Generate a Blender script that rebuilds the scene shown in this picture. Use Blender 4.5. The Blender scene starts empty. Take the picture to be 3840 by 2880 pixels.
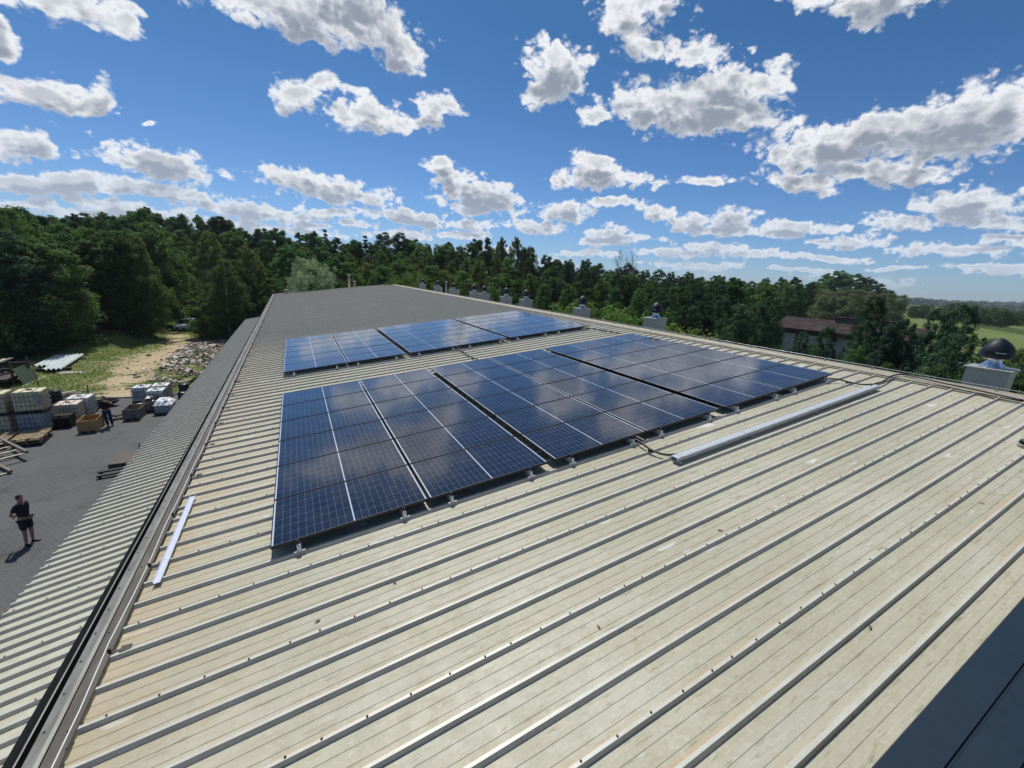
import bpy, math, random
import numpy as np
from mathutils import Vector, Matrix
random.seed(7); rng = np.random.default_rng(7)
S = bpy.context.scene
COL = S.collection
R = math.radians

# ------------------------------------------------------------------ camera
CW = np.array([0.4152232, -4.5956804, 2.9645774])
RW = np.array([[0.8882867, -0.4560265, 0.0546487], [-0.06584, -0.2441893, -0.9674899], [0.4545457, 0.8558104, -0.2469349]])
FPX = 1546.3                       # focal length in pixels of a 3840 px wide frame
cd = bpy.data.cameras.new('camera'); cam = bpy.data.objects.new('camera', cd); COL.objects.link(cam)
cd.sensor_width = 36; cd.lens = 36 * FPX / 3840; cd.clip_start = 0.05; cd.clip_end = 20000
m = Matrix(((RW[0][0], -RW[1][0], -RW[2][0], CW[0]), (RW[0][1], -RW[1][1], -RW[2][1], CW[1]), (RW[0][2], -RW[1][2], -RW[2][2], CW[2]), (0, 0, 0, 1)))
cam.matrix_world = m
S.camera = cam
S.view_settings.view_transform = 'Standard'; S.view_settings.look = 'None'; S.view_settings.gamma = 1
S.view_settings.exposure = 0.0

def ray(x, y):
    return RW.T @ np.array([(x - 1920) / FPX, (y - 1440) / FPX, 1.0])
def onplane(x, y, n, d):
    r = ray(x, y); return CW + r * ((d - np.dot(n, CW)) / np.dot(n, r))
GZ = -6.3
def at(x, y, z=GZ): return onplane(x, y, np.array([0, 0, 1.0]), z)
SL = R(7.06)
def RP(x, y, h=0.0):               # photo point -> coordinates (a, b) on the main roof plane, h above its valleys
    n = np.array([-math.sin(SL), 0, math.cos(SL)])
    P = onplane(x, y, n, h - 0.16)
    return np.array([P[0] * math.cos(SL) + P[2] * math.sin(SL), P[1]])
def RW3(a, b, h=0.0):              # roof coordinates -> world
    h = h - 0.16
    return (a * math.cos(SL) - h * math.sin(SL), b, a * math.sin(SL) + h * math.cos(SL))

# ------------------------------------------------------------------ sun + sky
SUN_EL, SUN_AZ = R(60), R(1.5)     # azimuth from +Y towards +X
sd = Vector((math.sin(SUN_AZ) * math.cos(SUN_EL), math.cos(SUN_AZ) * math.cos(SUN_EL), math.sin(SUN_EL)))
ld = bpy.data.lights.new('sun', 'SUN'); ld.energy = 4.2; ld.angle = R(0.53); ld.color = (1, 0.955, 0.88)
sun = bpy.data.objects.new('sun', ld); COL.objects.link(sun)
sun.rotation_euler = sd.to_track_quat('Z', 'Y').to_euler()

W = bpy.data.worlds.new('World'); S.world = W; W.use_nodes = True
nt = W.node_tree; nt.nodes.clear()
def nd(t, tree=None, **k):
    n = (tree or nt).nodes.new(t)
    for a, b in k.items(): setattr(n, a, b)
    return n
def mt(tree, op, a, b=None, c=None, clamp=False):
    n = tree.nodes.new('ShaderNodeMath'); n.operation = op; n.use_clamp = clamp
    for i, v in enumerate((a, b, c)):
        if v is None: continue
        if isinstance(v, (int, float)): n.inputs[i].default_value = v
        else: tree.links.new(v, n.inputs[i])
    return n.outputs[0]
SKY_S = 0.1
# cloud ellipses: centre, radii, tilt, measured once on the photograph (2212 px wide) and turned into azimuth / elevation
CL = [(150,22,190,58,6),(300,48,85,42,12),(0,95,48,42,0),(100,205,135,38,6),(205,212,50,32,0),(318,255,22,8,0),
(75,322,100,32,10),(335,345,140,42,16),(60,395,200,26,6),(330,408,190,22,8),(540,455,170,26,9),(80,437,90,14,0),
(640,10,230,70,8),(800,55,110,62,20),(850,100,70,42,30),(560,-20,150,70,0),(760,-40,160,70,0),
(660,212,68,42,10),(790,248,125,42,10),(935,252,58,46,35),(690,190,50,30,0),(1195,150,92,70,10),(1180,115,55,45,0),(1165,190,60,38,0),
(1350,30,75,50,20),(1400,90,115,52,25),(1480,110,55,45,0),(1390,-10,110,45,0),(1565,175,120,62,0),(1500,225,160,55,5),(1640,170,75,55,0),(1400,228,70,32,0),(1288,240,38,26,0),
(1560,262,190,42,0),(1870,290,220,65,4),(2060,280,190,70,-6),(1790,335,190,55,6),(2170,240,120,60,-12),(1900,375,180,30,0),(1720,392,110,30,8),(1530,385,55,16,0),
(1880,5,230,50,0),(1850,45,110,32,4),(2050,-20,140,60,0),(1300,388,125,32,2),(1290,362,62,30,0),(975,380,75,24,10),(955,362,40,16,0),
(1045,437,115,30,3),(1020,412,70,24,0),(640,388,98,30,10),(735,412,110,26,10),(810,428,62,26,10),(1222,458,60,24,2),(1150,490,85,15,2),(1330,515,85,13,0),
(1335,440,75,11,0),(1430,465,62,19,6),(1595,480,62,26,2),(1570,498,145,15,3),(1695,507,60,12,3),(2095,440,155,42,-2),(1945,480,120,22,0),(2160,475,110,26,2),
(2045,543,145,17,0),(2100,583,95,9,0),(1765,523,42,7,3),(1450,545,95,12,2),(1630,550,120,11,2),(1800,562,95,9,2),(1930,582,65,6,0),(870,470,105,20,8),
(1000,487,75,14,4),(760,485,62,10,6),(1500,572,110,9,2),(1720,585,120,6,2),(960,505,60,8,4),(1270,545,80,10,2),(2170,585,60,8,0),(2190,510,60,10,0),(640,500,120,10,6),(700,455,80,12,6)]
def azel(x, y):
    d = ray(x * 1.736, y * 1.736); return np.array([math.atan2(d[0], d[1]), math.atan2(d[2], math.hypot(d[0], d[1]))])
blobs = []
for x, y, rx, ry, t in CL:
    c = azel(x, y); ct, st = math.cos(R(t)), math.sin(R(t))
    J = np.array([azel(x + ct * rx * .5, y + st * rx * .5) - azel(x - ct * rx * .5, y - st * rx * .5),
                  azel(x - st * ry * .5, y + ct * ry * .5) - azel(x + st * ry * .5, y - ct * ry * .5)]).T
    U, s_, Vt = np.linalg.svd(J); s_ = np.maximum(s_, 0.004)
    if np.linalg.det(U) < 0: U[:, 1] *= -1
    blobs.append((c, s_, math.atan2(U[1, 0], U[0, 0])))
# more of the same clouds above and beside the frame (they light and mirror in the panels)
for i in range(26):
    az = rng.uniform(-1.3, 1.9); el = rng.uniform(0.62, 1.25)
    blobs.append((np.array([az, el]), np.array([rng.uniform(.1, .26) / math.cos(el), rng.uniform(.05, .12)]), rng.uniform(-.3, .3)))
for i in range(14):
    az = rng.choice([rng.uniform(-3.1, -1.0), rng.uniform(1.5, 3.1)]); el = rng.uniform(0.1, 0.7)
    blobs.append((np.array([az, el]), np.array([rng.uniform(.1, .26), rng.uniform(.04, .1)]), rng.uniform(-.2, .2)))

for i in range(46):                 # small far clouds stacked low over the horizon
    az_ = rng.uniform(-.75, 1.75); el_ = .022 + .12 * rng.uniform() ** 1.3
    blobs.append((np.array([az_, el_]), np.array([rng.uniform(.03, .085), rng.uniform(.005, .009) + el_ * .06]), rng.uniform(-.05, .05)))
# The sky is cut into azimuth / elevation tiles joined by mix shaders with a hard 0 or 1 factor, so each
# direction only evaluates the clouds of its own tile.
tc = nd('ShaderNodeTexCoord')
sp = nd('ShaderNodeSeparateXYZ'); nt.links.new(tc.outputs['Generated'], sp.inputs[0])
az = mt(nt, 'ARCTAN2', sp.outputs[0], sp.outputs[1]); el = mt(nt, 'ARCSINE', sp.outputs[2])
sky = nd('ShaderNodeTexSky', sky_type='NISHITA', sun_disc=False); sky.sun_elevation = SUN_EL; sky.sun_rotation = SUN_AZ
sky.altitude = 200; sky.air_density = 1.0; sky.dust_density = 0.4; sky.ozone_density = 1.6
tint = nd('ShaderNodeMix', data_type='RGBA', blend_type='MULTIPLY'); tint.inputs[0].default_value = 1; nt.links.new(sky.outputs[0], tint.inputs[6])
tg = nd('ShaderNodeMix', data_type='RGBA'); nt.links.new(mt(nt, 'POWER', mt(nt, 'MULTIPLY', el, 2.2, clamp=True), .7), tg.inputs[0]); tg.inputs[6].default_value = (0.55, 0.73, 1.10, 1); tg.inputs[7].default_value = (0.25, 0.53, 0.76, 1); nt.links.new(tg.outputs[2], tint.inputs[7])
CB = 9.4
def density(tree, vec, azs, els, bl, full, kk, high):
    """vec: direction vector, azs/els sockets, bl: cloud ellipses of this tile"""
    L = tree.links
    cx = tree.nodes.new('ShaderNodeCombineXYZ'); L.new(azs, cx.inputs[0]); L.new(els, cx.inputs[1])
    def noise(scale, det, rough, col=False):
        n = nd('ShaderNodeTexNoise', tree); n.inputs['Scale'].default_value = scale; n.inputs['Detail'].default_value = det; n.inputs['Roughness'].default_value = rough
        L.new(vec, n.inputs['Vector']); return n.outputs['Color'] if col else n.outputs[0]
    wv = tree.nodes.new('ShaderNodeVectorMath'); wv.operation = 'MULTIPLY_ADD'
    wc = tree.nodes.new('ShaderNodeVectorMath'); wc.operation = 'SUBTRACT'; L.new(noise(6, 2, .5, True), wc.inputs[0]); wc.inputs[1].default_value = (.5, .5, .5)
    wk = tree.nodes.new('ShaderNodeCombineXYZ'); L.new(mt(tree, 'DIVIDE', .17, kk), wk.inputs[0]); L.new(mt(tree, 'DIVIDE', .12, mt(tree, 'POWER', kk, 1.7)), wk.inputs[1])
    L.new(wc.outputs[0], wv.inputs[0]); L.new(wk.outputs[0], wv.inputs[1]); L.new(cx.outputs[0], wv.inputs[2])
    sx = tree.nodes.new('ShaderNodeSeparateXYZ'); L.new(wv.outputs[0], sx.inputs[0]); cur = None
    for c, s_, th in bl:
        cb = tree.nodes.new('ShaderNodeCombineXYZ'); L.new(sx.outputs[0], cb.inputs[0]); L.new(sx.outputs[1], cb.inputs[1])
        if cur is not None: L.new(cur, cb.inputs[2])
        mp = nd('ShaderNodeMapping', tree, vector_type='TEXTURE'); L.new(cb.outputs[0], mp.inputs[0])
        mp.inputs['Location'].default_value = (c[0], c[1], 0); mp.inputs['Rotation'].default_value = (0, 0, th); mp.inputs['Scale'].default_value = (s_[0] * GROW, s_[1] * GROW, 1e6)
        ln = tree.nodes.new('ShaderNodeVectorMath'); ln.operation = 'LENGTH'; L.new(mp.outputs[0], ln.inputs[0])
        cur = ln.outputs['Value'] if cur is None else mt(tree, 'SMOOTH_MIN', cur, ln.outputs['Value'], 0.13)
    d = mt(tree, 'SUBTRACT', 1.0, cur) if cur is not None else mt(tree, 'MULTIPLY', els, 0.0)
    if cur is None: d = mt(tree, 'ADD', d, -2.0)
    sc = 15
    wl = mt(tree, 'MULTIPLY', mt(tree, 'SUBTRACT', kk, 1.0), .714)                      # 0 high up, 1 at the horizon
    n1 = mt(tree, 'MULTIPLY', mt(tree, 'SUBTRACT', noise(sc, 8 if full else 3, .56), .5), mt(tree, 'SUBTRACT', 1.45, wl))
    nb_ = mt(tree, 'MULTIPLY', mt(tree, 'SUBTRACT', mt(tree, 'ABSOLUTE', mt(tree, 'SUBTRACT', noise(sc * 1.6, 2, .5), .5)), .10), 2.2)
    if full: nb_ = mt(tree, 'ADD', nb_, mt(tree, 'MULTIPLY', mt(tree, 'SUBTRACT', mt(tree, 'ABSOLUTE', mt(tree, 'SUBTRACT', noise(sc * 4.6, 3, .55), .5)), .09), 1.0))
    out_ = mt(tree, 'ADD', d, mt(tree, 'ADD', n1, nb_))
    if not high: out_ = mt(tree, 'ADD', out_, mt(tree, 'MULTIPLY', mt(tree, 'SUBTRACT', noise(46, 5 if full else 2, .55), .5), mt(tree, 'MULTIPLY', wl, 2.3)))
    return out_
GROW = 1.13
def tile(bl, high):
    g = bpy.data.node_groups.new('cloud_tile', 'ShaderNodeTree')
    for nm, ty in (('az', 'NodeSocketFloat'), ('el', 'NodeSocketFloat'), ('vec', 'NodeSocketVector'), ('sky', 'NodeSocketColor')): g.interface.new_socket(nm, in_out='INPUT', socket_type=ty)
    g.interface.new_socket('c', in_out='OUTPUT', socket_type='NodeSocketColor')
    gi = g.nodes.new('NodeGroupInput'); go = g.nodes.new('NodeGroupOutput'); L = g.links
    def kof(e):
        r = nd('ShaderNodeMapRange', g); L.new(e, r.inputs[0]); r.inputs[1].default_value = .03; r.inputs[2].default_value = .30; r.inputs[3].default_value = 2.4; r.inputs[4].default_value = 1.0; return r.outputs[0]
    def vecat(k_, dz):
        cz = g.nodes.new('ShaderNodeCombineXYZ'); L.new(dz, cz.inputs[2]) if dz is not None else None
        q_ = nd('ShaderNodeVectorMath', g, operation='ADD'); L.new(gi.outputs['vec'], q_.inputs[0]); L.new(cz.outputs[0], q_.inputs[1])
        w_ = nd('ShaderNodeVectorMath', g, operation='MULTIPLY'); L.new(q_.outputs[0], w_.inputs[0]); w_.inputs[1].default_value = (1, 1, 1.35); return w_.outputs[0]
    k0 = kof(gi.outputs['el']); v0_ = vecat(k0, None)
    sh = mt(g, 'DIVIDE', 0.035, mt(g, 'POWER', k0, 1.2)); e1_ = mt(g, 'ADD', gi.outputs['el'], sh); k1 = kof(e1_)
    D0 = density(g, v0_, gi.outputs['az'], gi.outputs['el'], bl, True, k0, high)
    D1 = density(g, vecat(k1, sh), gi.outputs['az'], e1_, bl, False, k1, high)
    def mr(v, a, b):
        r = nd('ShaderNodeMapRange', g, interpolation_type='SMOOTHSTEP'); L.new(v, r.inputs[0]); r.inputs[1].default_value = a; r.inputs[2].default_value = b; return r.outputs[0]
    def mc(f, A, B):
        x = nd('ShaderNodeMix', g, data_type='RGBA')
        for i, v in ((0, f), (6, A), (7, B)):
            if isinstance(v, tuple): x.inputs[i].default_value = (*v, 1)
            else: L.new(v, x.inputs[i])
        return x.outputs[2]
    al = mr(D0, -0.04, 0.36)
    nn = nd('ShaderNodeTexNoise', g); nn.inputs['Scale'].default_value = 11; nn.inputs['Detail'].default_value = 5; L.new(v0_, nn.inputs['Vector'])
    core = mt(g, 'ADD', mt(g, 'MULTIPLY', mr(D0, .08, .85), .50), mt(g, 'MULTIPLY', mr(D1, 0.0, .80), .58))
    core = mt(g, 'ADD', core, mt(g, 'MULTIPLY', mt(g, 'SUBTRACT', nn.outputs[0], .5), .55))
    tr = mr(core, 0.0, 1.0)
    c = mc(tr, (0.95 * CB, 0.97 * CB, 1.0 * CB), (0.30 * CB, 0.345 * CB, 0.43 * CB))
    hz = mt(g, 'MULTIPLY', mt(g, 'SUBTRACT', 0.20, gi.outputs['el']), 3.4, clamp=True)
    c = mc(hz, c, (0.56 * CB, 0.68 * CB, 0.86 * CB))
    al = mt(g, 'MULTIPLY', al, mr(gi.outputs['el'], -.005, .07)) if not high else al
    L.new(mc(al, gi.outputs['sky'], c), go.inputs[0])
    G = nt.nodes.new('ShaderNodeGroup'); G.node_tree = g
    nt.links.new(az, G.inputs['az']); nt.links.new(el, G.inputs['el']); nt.links.new(tc.outputs['Generated'], G.inputs['vec']); nt.links.new(tint.outputs[2], G.inputs['sky'])
    bg = nd('ShaderNodeBackground'); bg.inputs['Strength'].default_value = SKY_S; nt.links.new(G.outputs[0], bg.inputs[0]); return bg.outputs[0]
def reach(b, a0, a1, e0, e1):       # does this ellipse touch the tile (with room for the noise)?
    c, s_, th = b; px_ = min(max(c[0], a0), a1); py_ = min(max(c[1], e0), e1); dx, dy = px_ - c[0], py_ - c[1]
    for fx in (-.06, 0, .06):
        for fy in (-.05, 0, .05):
            x, y = (dx + fx if abs(dx) > .06 else 0), (dy + fy if abs(dy) > .05 else 0); u = (x * math.cos(th) + y * math.sin(th)) / s_[0]; v = (-x * math.sin(th) + y * math.cos(th)) / s_[1]
            if math.hypot(u, v) < 1.75 * GROW: return True
    return False
def split(sock, thr, A, B):
    m_ = nd('ShaderNodeMixShader'); nt.links.new(mt(nt, 'GREATER_THAN', sock, thr), m_.inputs[0]); nt.links.new(A, m_.inputs[1]); nt.links.new(B, m_.inputs[2]); return m_.outputs[0]
EDG = [-math.pi, -.55, -.15, .12, .32, .50, .68, .86, 1.10, 1.5, math.pi]
def band(e0, e1, high):
    T_ = [tile([b for b in blobs if reach(b, EDG[i], EDG[i + 1], e0, e1)], high) for i in range(len(EDG) - 1)]
    def rec(i, j):
        if j - i == 1: return T_[i]
        k = (i + j) // 2; return split(az, EDG[k], rec(i, k), rec(k, j))
    return rec(0, len(T_))
bgl = nd('ShaderNodeBackground'); bgl.inputs['Strength'].default_value = SKY_S; nt.links.new(tint.outputs[2], bgl.inputs[0])
ELM = 0.235
top_ = split(el, ELM, band(-.02, ELM, False), split(el, 1.35, band(ELM, 1.36, True), bgl.outputs[0]))
ow = nd('ShaderNodeOutputWorld'); nt.links.new(split(el, -.01, bgl.outputs[0], top_), ow.inputs[0])
W.cycles.sampling_method = 'NONE'

# ------------------------------------------------------------------ materials
MAT = {}
def mat(name, col, rough=0.6, metal=0.0, spec=0.5, noise=None, bump=None):
    """noise=(scale, col2, lo, hi[, stretch]) mixes a second colour; bump=(scale, strength, distance)"""
    if name in MAT: return MAT[name]
    M = bpy.data.materials.new(name); M.use_nodes = True; t = M.node_tree; b = t.nodes['Principled BSDF']
    b.inputs['Base Color'].default_value = (*col, 1); b.inputs['Roughness'].default_value = rough; b.inputs['Metallic'].default_value = metal
    b.inputs['Specular IOR Level'].default_value = spec
    tcn = t.nodes.new('ShaderNodeTexCoord')
    if noise:
        mp = t.nodes.new('ShaderNodeMapping'); t.links.new(tcn.outputs['Object'], mp.inputs[0])
        if len(noise) > 4: mp.inputs['Scale'].default_value = noise[4]
        n = t.nodes.new('ShaderNodeTexNoise'); n.inputs['Scale'].default_value = noise[0]; n.inputs['Detail'].default_value = 6; n.inputs['Roughness'].default_value = 0.65
        t.links.new(mp.outputs[0], n.inputs['Vector'])
        r = t.nodes.new('ShaderNodeMapRange'); r.inputs[1].default_value = noise[2]; r.inputs[2].default_value = noise[3]; t.links.new(n.outputs[0], r.inputs[0])
        x = t.nodes.new('ShaderNodeMix'); x.data_type = 'RGBA'; t.links.new(r.outputs[0], x.inputs[0])
        x.inputs[6].default_value = (*col, 1); x.inputs[7].default_value = (*noise[1], 1); t.links.new(x.outputs[2], b.inputs['Base Color'])
    if bump:
        n = t.nodes.new('ShaderNodeTexNoise'); n.inputs['Scale'].default_value = bump[0]; n.inputs['Detail'].default_value = 4; t.links.new(tcn.outputs['Object'], n.inputs['Vector'])
        bp = t.nodes.new('ShaderNodeBump'); bp.inputs['Strength'].default_value = bump[1]; bp.inputs['Distance'].default_value = bump[2]
        t.links.new(n.outputs[0], bp.inputs['Height']); t.links.new(bp.outputs[0], b.inputs['Normal'])
    MAT[name] = M; return M
def nz(t, vec, scale, det=5, rough=.6, mscale=None, loc=None):
    if mscale or loc:
        mp = t.nodes.new('ShaderNodeMapping'); t.links.new(vec, mp.inputs[0])
        if mscale: mp.inputs['Scale'].default_value = mscale
        if loc: mp.inputs['Location'].default_value = loc
        vec = mp.outputs[0]
    n = t.nodes.new('ShaderNodeTexNoise'); n.inputs['Scale'].default_value = scale; n.inputs['Detail'].default_value = det; n.inputs['Roughness'].default_value = rough
    t.links.new(vec, n.inputs['Vector']); return n.outputs[0]
def rmp(t, v, a, b, c=0.0, d=1.0, smooth=True):
    r = t.nodes.new('ShaderNodeMapRange'); 
    if smooth: r.interpolation_type = 'SMOOTHSTEP'
    t.links.new(v, r.inputs[0])
    for i, q in enumerate((a, b, c, d)): r.inputs[i + 1].default_value = q
    return r.outputs[0]
def mixc(t, f, A, B, blend='MIX'):
    x = t.nodes.new('ShaderNodeMix'); x.data_type = 'RGBA'; x.blend_type = blend
    for i, v in ((0, f), (6, A), (7, B)):
        if isinstance(v, (int, float)): x.inputs[i].default_value = v
        elif isinstance(v, tuple): x.inputs[i].default_value = (*v, 1)
        else: t.links.new(v, x.inputs[i])
    return x.outputs[2]
def newmat(name):
    M = bpy.data.materials.new(name); M.use_nodes = True; MAT[name] = M
    t = M.node_tree; return M, t, t.nodes['Principled BSDF']

# weathered cream sheet metal of the main roof (object coordinates = world metres)
PIT_ = 0.3123
def roof_material():
    M, t, b = newmat('cream_sheet_metal')
    O = t.nodes.new('ShaderNodeNewGeometry').outputs['Position']
    s = t.nodes.new('ShaderNodeSeparateXYZ'); t.links.new(O, s.inputs[0])
    base = mixc(t, rmp(t, nz(t, O, 2.2, 6, .7, (0.5, 1.6, 1)), .35, .7), (0.385, 0.37, 0.275), (0.44, 0.43, 0.35))
    base = mixc(t, rmp(t, nz(t, O, 9, 5, .7, (0.6, 1.5, 1)), .50, .72, 0, .7), base, (0.47, 0.465, 0.39))
    base = mixc(t, rmp(t, nz(t, O, 26, 4, .65, (1, 1, 1), (1, 5, 2)), .50, .66, 0, .4), base, (0.52, 0.52, 0.46))
    base = mixc(t, rmp(t, nz(t, O, 40, 3, .6, (.12, 1, 1), (2, 0, 2)), .52, .7, 0, .35), base, (0.29, 0.275, 0.19))
    base = mixc(t, rmp(t, nz(t, O, 14, 4, .6, (0.35, 2.2, 1), (3, 1, 0)), .55, .75), base, (0.25, 0.235, 0.155))
    # pale scuffed spots
    base = mixc(t, rmp(t, nz(t, O, 1.9, 3, .55, (0.55, 2.0, 1), (7, 2, 0)), .665, .70), base, (0.60, 0.62, 0.60))
    # large dull zones
    base = mixc(t, rmp(t, nz(t, O, .35, 3, .5), .4, .7, 0, .35), base, (0.27, 0.255, 0.17))
    # ochre stain along the eaves
    e = mt(t, 'ADD', s.outputs[0], mt(t, 'MULTIPLY', nz(t, O, 1.4, 5, .65), 1.7))
    base = mixc(t, rmp(t, e, -1.0, 1.1, .42, 0), base, (0.44, 0.28, 0.12))
    # brown film near the far ridge
    dx = mt(t, 'DIVIDE', mt(t, 'SUBTRACT', s.outputs[0], 10.0), 5.0); dy = mt(t, 'DIVIDE', mt(t, 'SUBTRACT', s.outputs[1], 27.0), 7.0)
    rr = mt(t, 'SQRT', mt(t, 'ADD', mt(t, 'POWER', dx, 2), mt(t, 'POWER', dy, 2)))
    rr = mt(t, 'ADD', rr, mt(t, 'MULTIPLY', mt(t, 'SUBTRACT', nz(t, O, .8, 5), .5), .9))
    base = mixc(t, rmp(t, rr, .3, 1.1, .35, 0), base, (0.24, 0.165, 0.11))
    # far part of the roof painted paler to offset the shaded rib sides
    base = mixc(t, rmp(t, s.outputs[1], 8, 24, 0, .75), base, (0.52, 0.49, 0.40))
    yb = mt(t, 'FRACT', mt(t, 'DIVIDE', mt(t, 'ADD', s.outputs[1], 20.366), PIT_))
    lim = mt(t, 'MULTIPLY', rmp(t, yb, .08, .13), rmp(t, yb, .14, .30, 1, 0))
    base = mixc(t, mt(t, 'MULTIPLY', lim, rmp(t, nz(t, O, 1.1, 4, .6, (.5, .6, 1), (9, 0, 0)), .42, .68, 0, .45)), base, (0.40, 0.25, 0.12))
    # thin rust rims beside the ribs
    t.links.new(base, b.inputs['Base Color'])
    b.inputs['Roughness'].default_value = .5; b.inputs['Specular IOR Level'].default_value = .35
    t.links.new(rmp(t, nz(t, O, 6, 4), .3, .7, .5, .66), b.inputs['Roughness'])
    bp = t.nodes.new('ShaderNodeBump'); bp.inputs['Strength'].default_value = .14; bp.inputs['Distance'].default_value = .004
    t.links.new(nz(t, O, 3.2, 3, .5, (.5, 1.2, 1)), bp.inputs['Height']); t.links.new(bp.outputs[0], b.inputs['Normal'])
    return M
roof_material()
def shed_roof_material():
    M, t, b = newmat('pale_sheet_metal')
    O = t.nodes.new('ShaderNodeNewGeometry').outputs['Position']; s = t.nodes.new('ShaderNodeSeparateXYZ'); t.links.new(O, s.inputs[0])
    base = mixc(t, rmp(t, nz(t, O, 4, 6, .7), .4, .7), (0.50, 0.50, 0.40), (0.43, 0.42, 0.32))
    base = mixc(t, rmp(t, nz(t, O, 5, 5, .7, (.5, 1, 1), (4, 0, 0)), .58, .72, 0, .55), base, (0.30, 0.23, 0.13))
    base = mixc(t, rmp(t, s.outputs[1], 6, 16, 0, .7), base, (0.30, 0.32, 0.30))
    e = mt(t, 'ADD', s.outputs[0], mt(t, 'MULTIPLY', nz(t, O, 5, 4), .25))
    base = mixc(t, rmp(t, e, -3.3, -3.0, .55, 0), base, (0.24, 0.15, 0.11))
    t.links.new(base, b.inputs['Base Color']); b.inputs['Roughness'].default_value = .5; b.inputs['Specular IOR Level'].default_value = .35
shed_roof_material()
def panel_material():
    M, t, b = newmat('solar_glass')
    O = t.nodes.new('ShaderNodeTexCoord').outputs['Object']; s = t.nodes.new('ShaderNodeSeparateXYZ'); t.links.new(O, s.inputs[0])
    x, y = s.outputs[0], s.outputs[1]
    LX, LY, mgx, mgy, cgap = 1.757, 1.038, 0.028, 0.018, 0.014
    half = (LX - 2 * mgx - cgap) / 2; cw = half / 10; ch = (LY - 2 * mgy) / 6
    xs = mt(t, 'ABSOLUTE', mt(t, 'SUBTRACT', x, LX / 2))            # distance from the centre line
    inx = mt(t, 'DIVIDE', mt(t, 'SUBTRACT', xs, cgap / 2), cw)
    fx = mt(t, 'FRACT', inx); dxl = mt(t, 'MULTIPLY', mt(t, 'MINIMUM', fx, mt(t, 'SUBTRACT', 1.0, fx)), cw)
    iny = mt(t, 'DIVIDE', mt(t, 'SUBTRACT', y, mgy), ch)
    fy = mt(t, 'FRACT', iny); dyl = mt(t, 'MULTIPLY', mt(t, 'MINIMUM', fy, mt(t, 'SUBTRACT', 1.0, fy)), ch)
    gx = mt(t, 'LESS_THAN', dxl, 0.0016); gy = mt(t, 'LESS_THAN', dyl, 0.0016)
    dia = mt(t, 'LESS_THAN', mt(t, 'ADD', dxl, dyl), 0.0085)
    out = mt(t, 'MAXIMUM', mt(t, 'GREATER_THAN', xs, LX / 2 - mgx), mt(t, 'LESS_THAN', xs, cgap / 2))
    oy = mt(t, 'MAXIMUM', mt(t, 'LESS_THAN', y, mgy - .006), mt(t, 'GREATER_THAN', y, LY - mgy + .006))
    ln = mt(t, 'MAXIMUM', mt(t, 'MAXIMUM', gx, gy), mt(t, 'MAXIMUM', dia, mt(t, 'MAXIMUM', out, 0.0)))
    oi = t.nodes.new('ShaderNodeObjectInfo')
    wn = t.nodes.new('ShaderNodeTexWhiteNoise'); wn.noise_dimensions = '3D'
    cv = t.nodes.new('ShaderNodeCombineXYZ'); t.links.new(mt(t, 'FLOOR', inx), cv.inputs[0]); t.links.new(mt(t, 'FLOOR', iny), cv.inputs[1]); t.links.new(oi.outputs['Random'], cv.inputs[2]); t.links.new(cv.outputs[0], wn.inputs[0])
    cell = mixc(t, wn.outputs[0], (0.004, 0.006, 0.017), (0.006, 0.010, 0.026))
    # hair-thin bus bars
    fb_ = mt(t, 'FRACT', mt(t, 'MULTIPLY', iny, 9.0)); bus = mt(t, 'LESS_THAN', mt(t, 'ABSOLUTE', mt(t, 'SUBTRACT', fb_, .5)), .045)
    cell = mixc(t, mt(t, 'MULTIPLY', bus, .10), cell, (0.25, 0.28, 0.34))
    c = mixc(t, ln, cell, mixc(t, out, (0.12, 0.145, 0.19), (0.50, 0.55, 0.63))); c = mixc(t, mt(t, 'MULTIPLY', oy, .8), c, (0.03, 0.035, 0.05))
    c = mixc(t, rmp(t, nz(t, O, 2, 6, .75), .35, .8, .005, .06), c, (0.35, 0.33, 0.30))      # thin dust
    t.links.new(c, b.inputs['Base Color']); b.inputs['Roughness'].default_value = .1; b.inputs['IOR'].default_value = 1.45; b.inputs['Coat Weight'].default_value = .6; b.inputs['Coat Roughness'].default_value = .07; b.inputs['Coat IOR'].default_value = 1.42; b.inputs['Specular IOR Level'].default_value = .5
    t.links.new(rmp(t, nz(t, O, 2.5, 4, .6), .3, .8, .10, .20), b.inputs['Roughness'])
panel_material()
mat('rib_top', (0.49, 0.50, 0.455), .42, 0, .45, noise=(4, (0.41, 0.405, 0.34), .42, .7))  # paler colour stands in for the bright sheen along the rib crests
mat('rib_flank', (0.53, 0.49, 0.41), .5, 0, .4, noise=(5, (0.44, 0.40, 0.33), .4, .7))  # colour lifted to stand in for sky fill on the shaded rib sides
mat('black_anodised', (0.012, 0.013, 0.018), .35, .3)
mat('galvanised', (0.58, 0.62, 0.66), .35, .3, noise=(30, (0.48, 0.52, 0.56), .4, .6))
mat('bright_sheet', (0.66, 0.70, 0.80), .35, .35)
mat('alu', (0.62, 0.66, 0.70), .35, .35)
mat('dark_steel', (0.075, 0.075, 0.08), .45, .5)
mat('gutter_grey', (0.155, 0.165, 0.15), .5, .2, noise=(9, (0.10, 0.095, 0.085), .45, .65, (1, .25, 1)))
mat('gutter_brown', (0.060, 0.053, 0.048), .6, .1, noise=(9, (0.10, 0.085, 0.072), .45, .65, (1, .25, 1)))
mat('gutter_dark', (0.018, 0.018, 0.024), .5)
mat('white_wire', (0.68, 0.68, 0.65), .5)
mat('cable_black', (0.012, 0.012, 0.013), .45)
mat('wall_render', (0.42, 0.41, 0.37), .8, noise=(3, (0.33, 0.32, 0.29), .4, .7))
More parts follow.
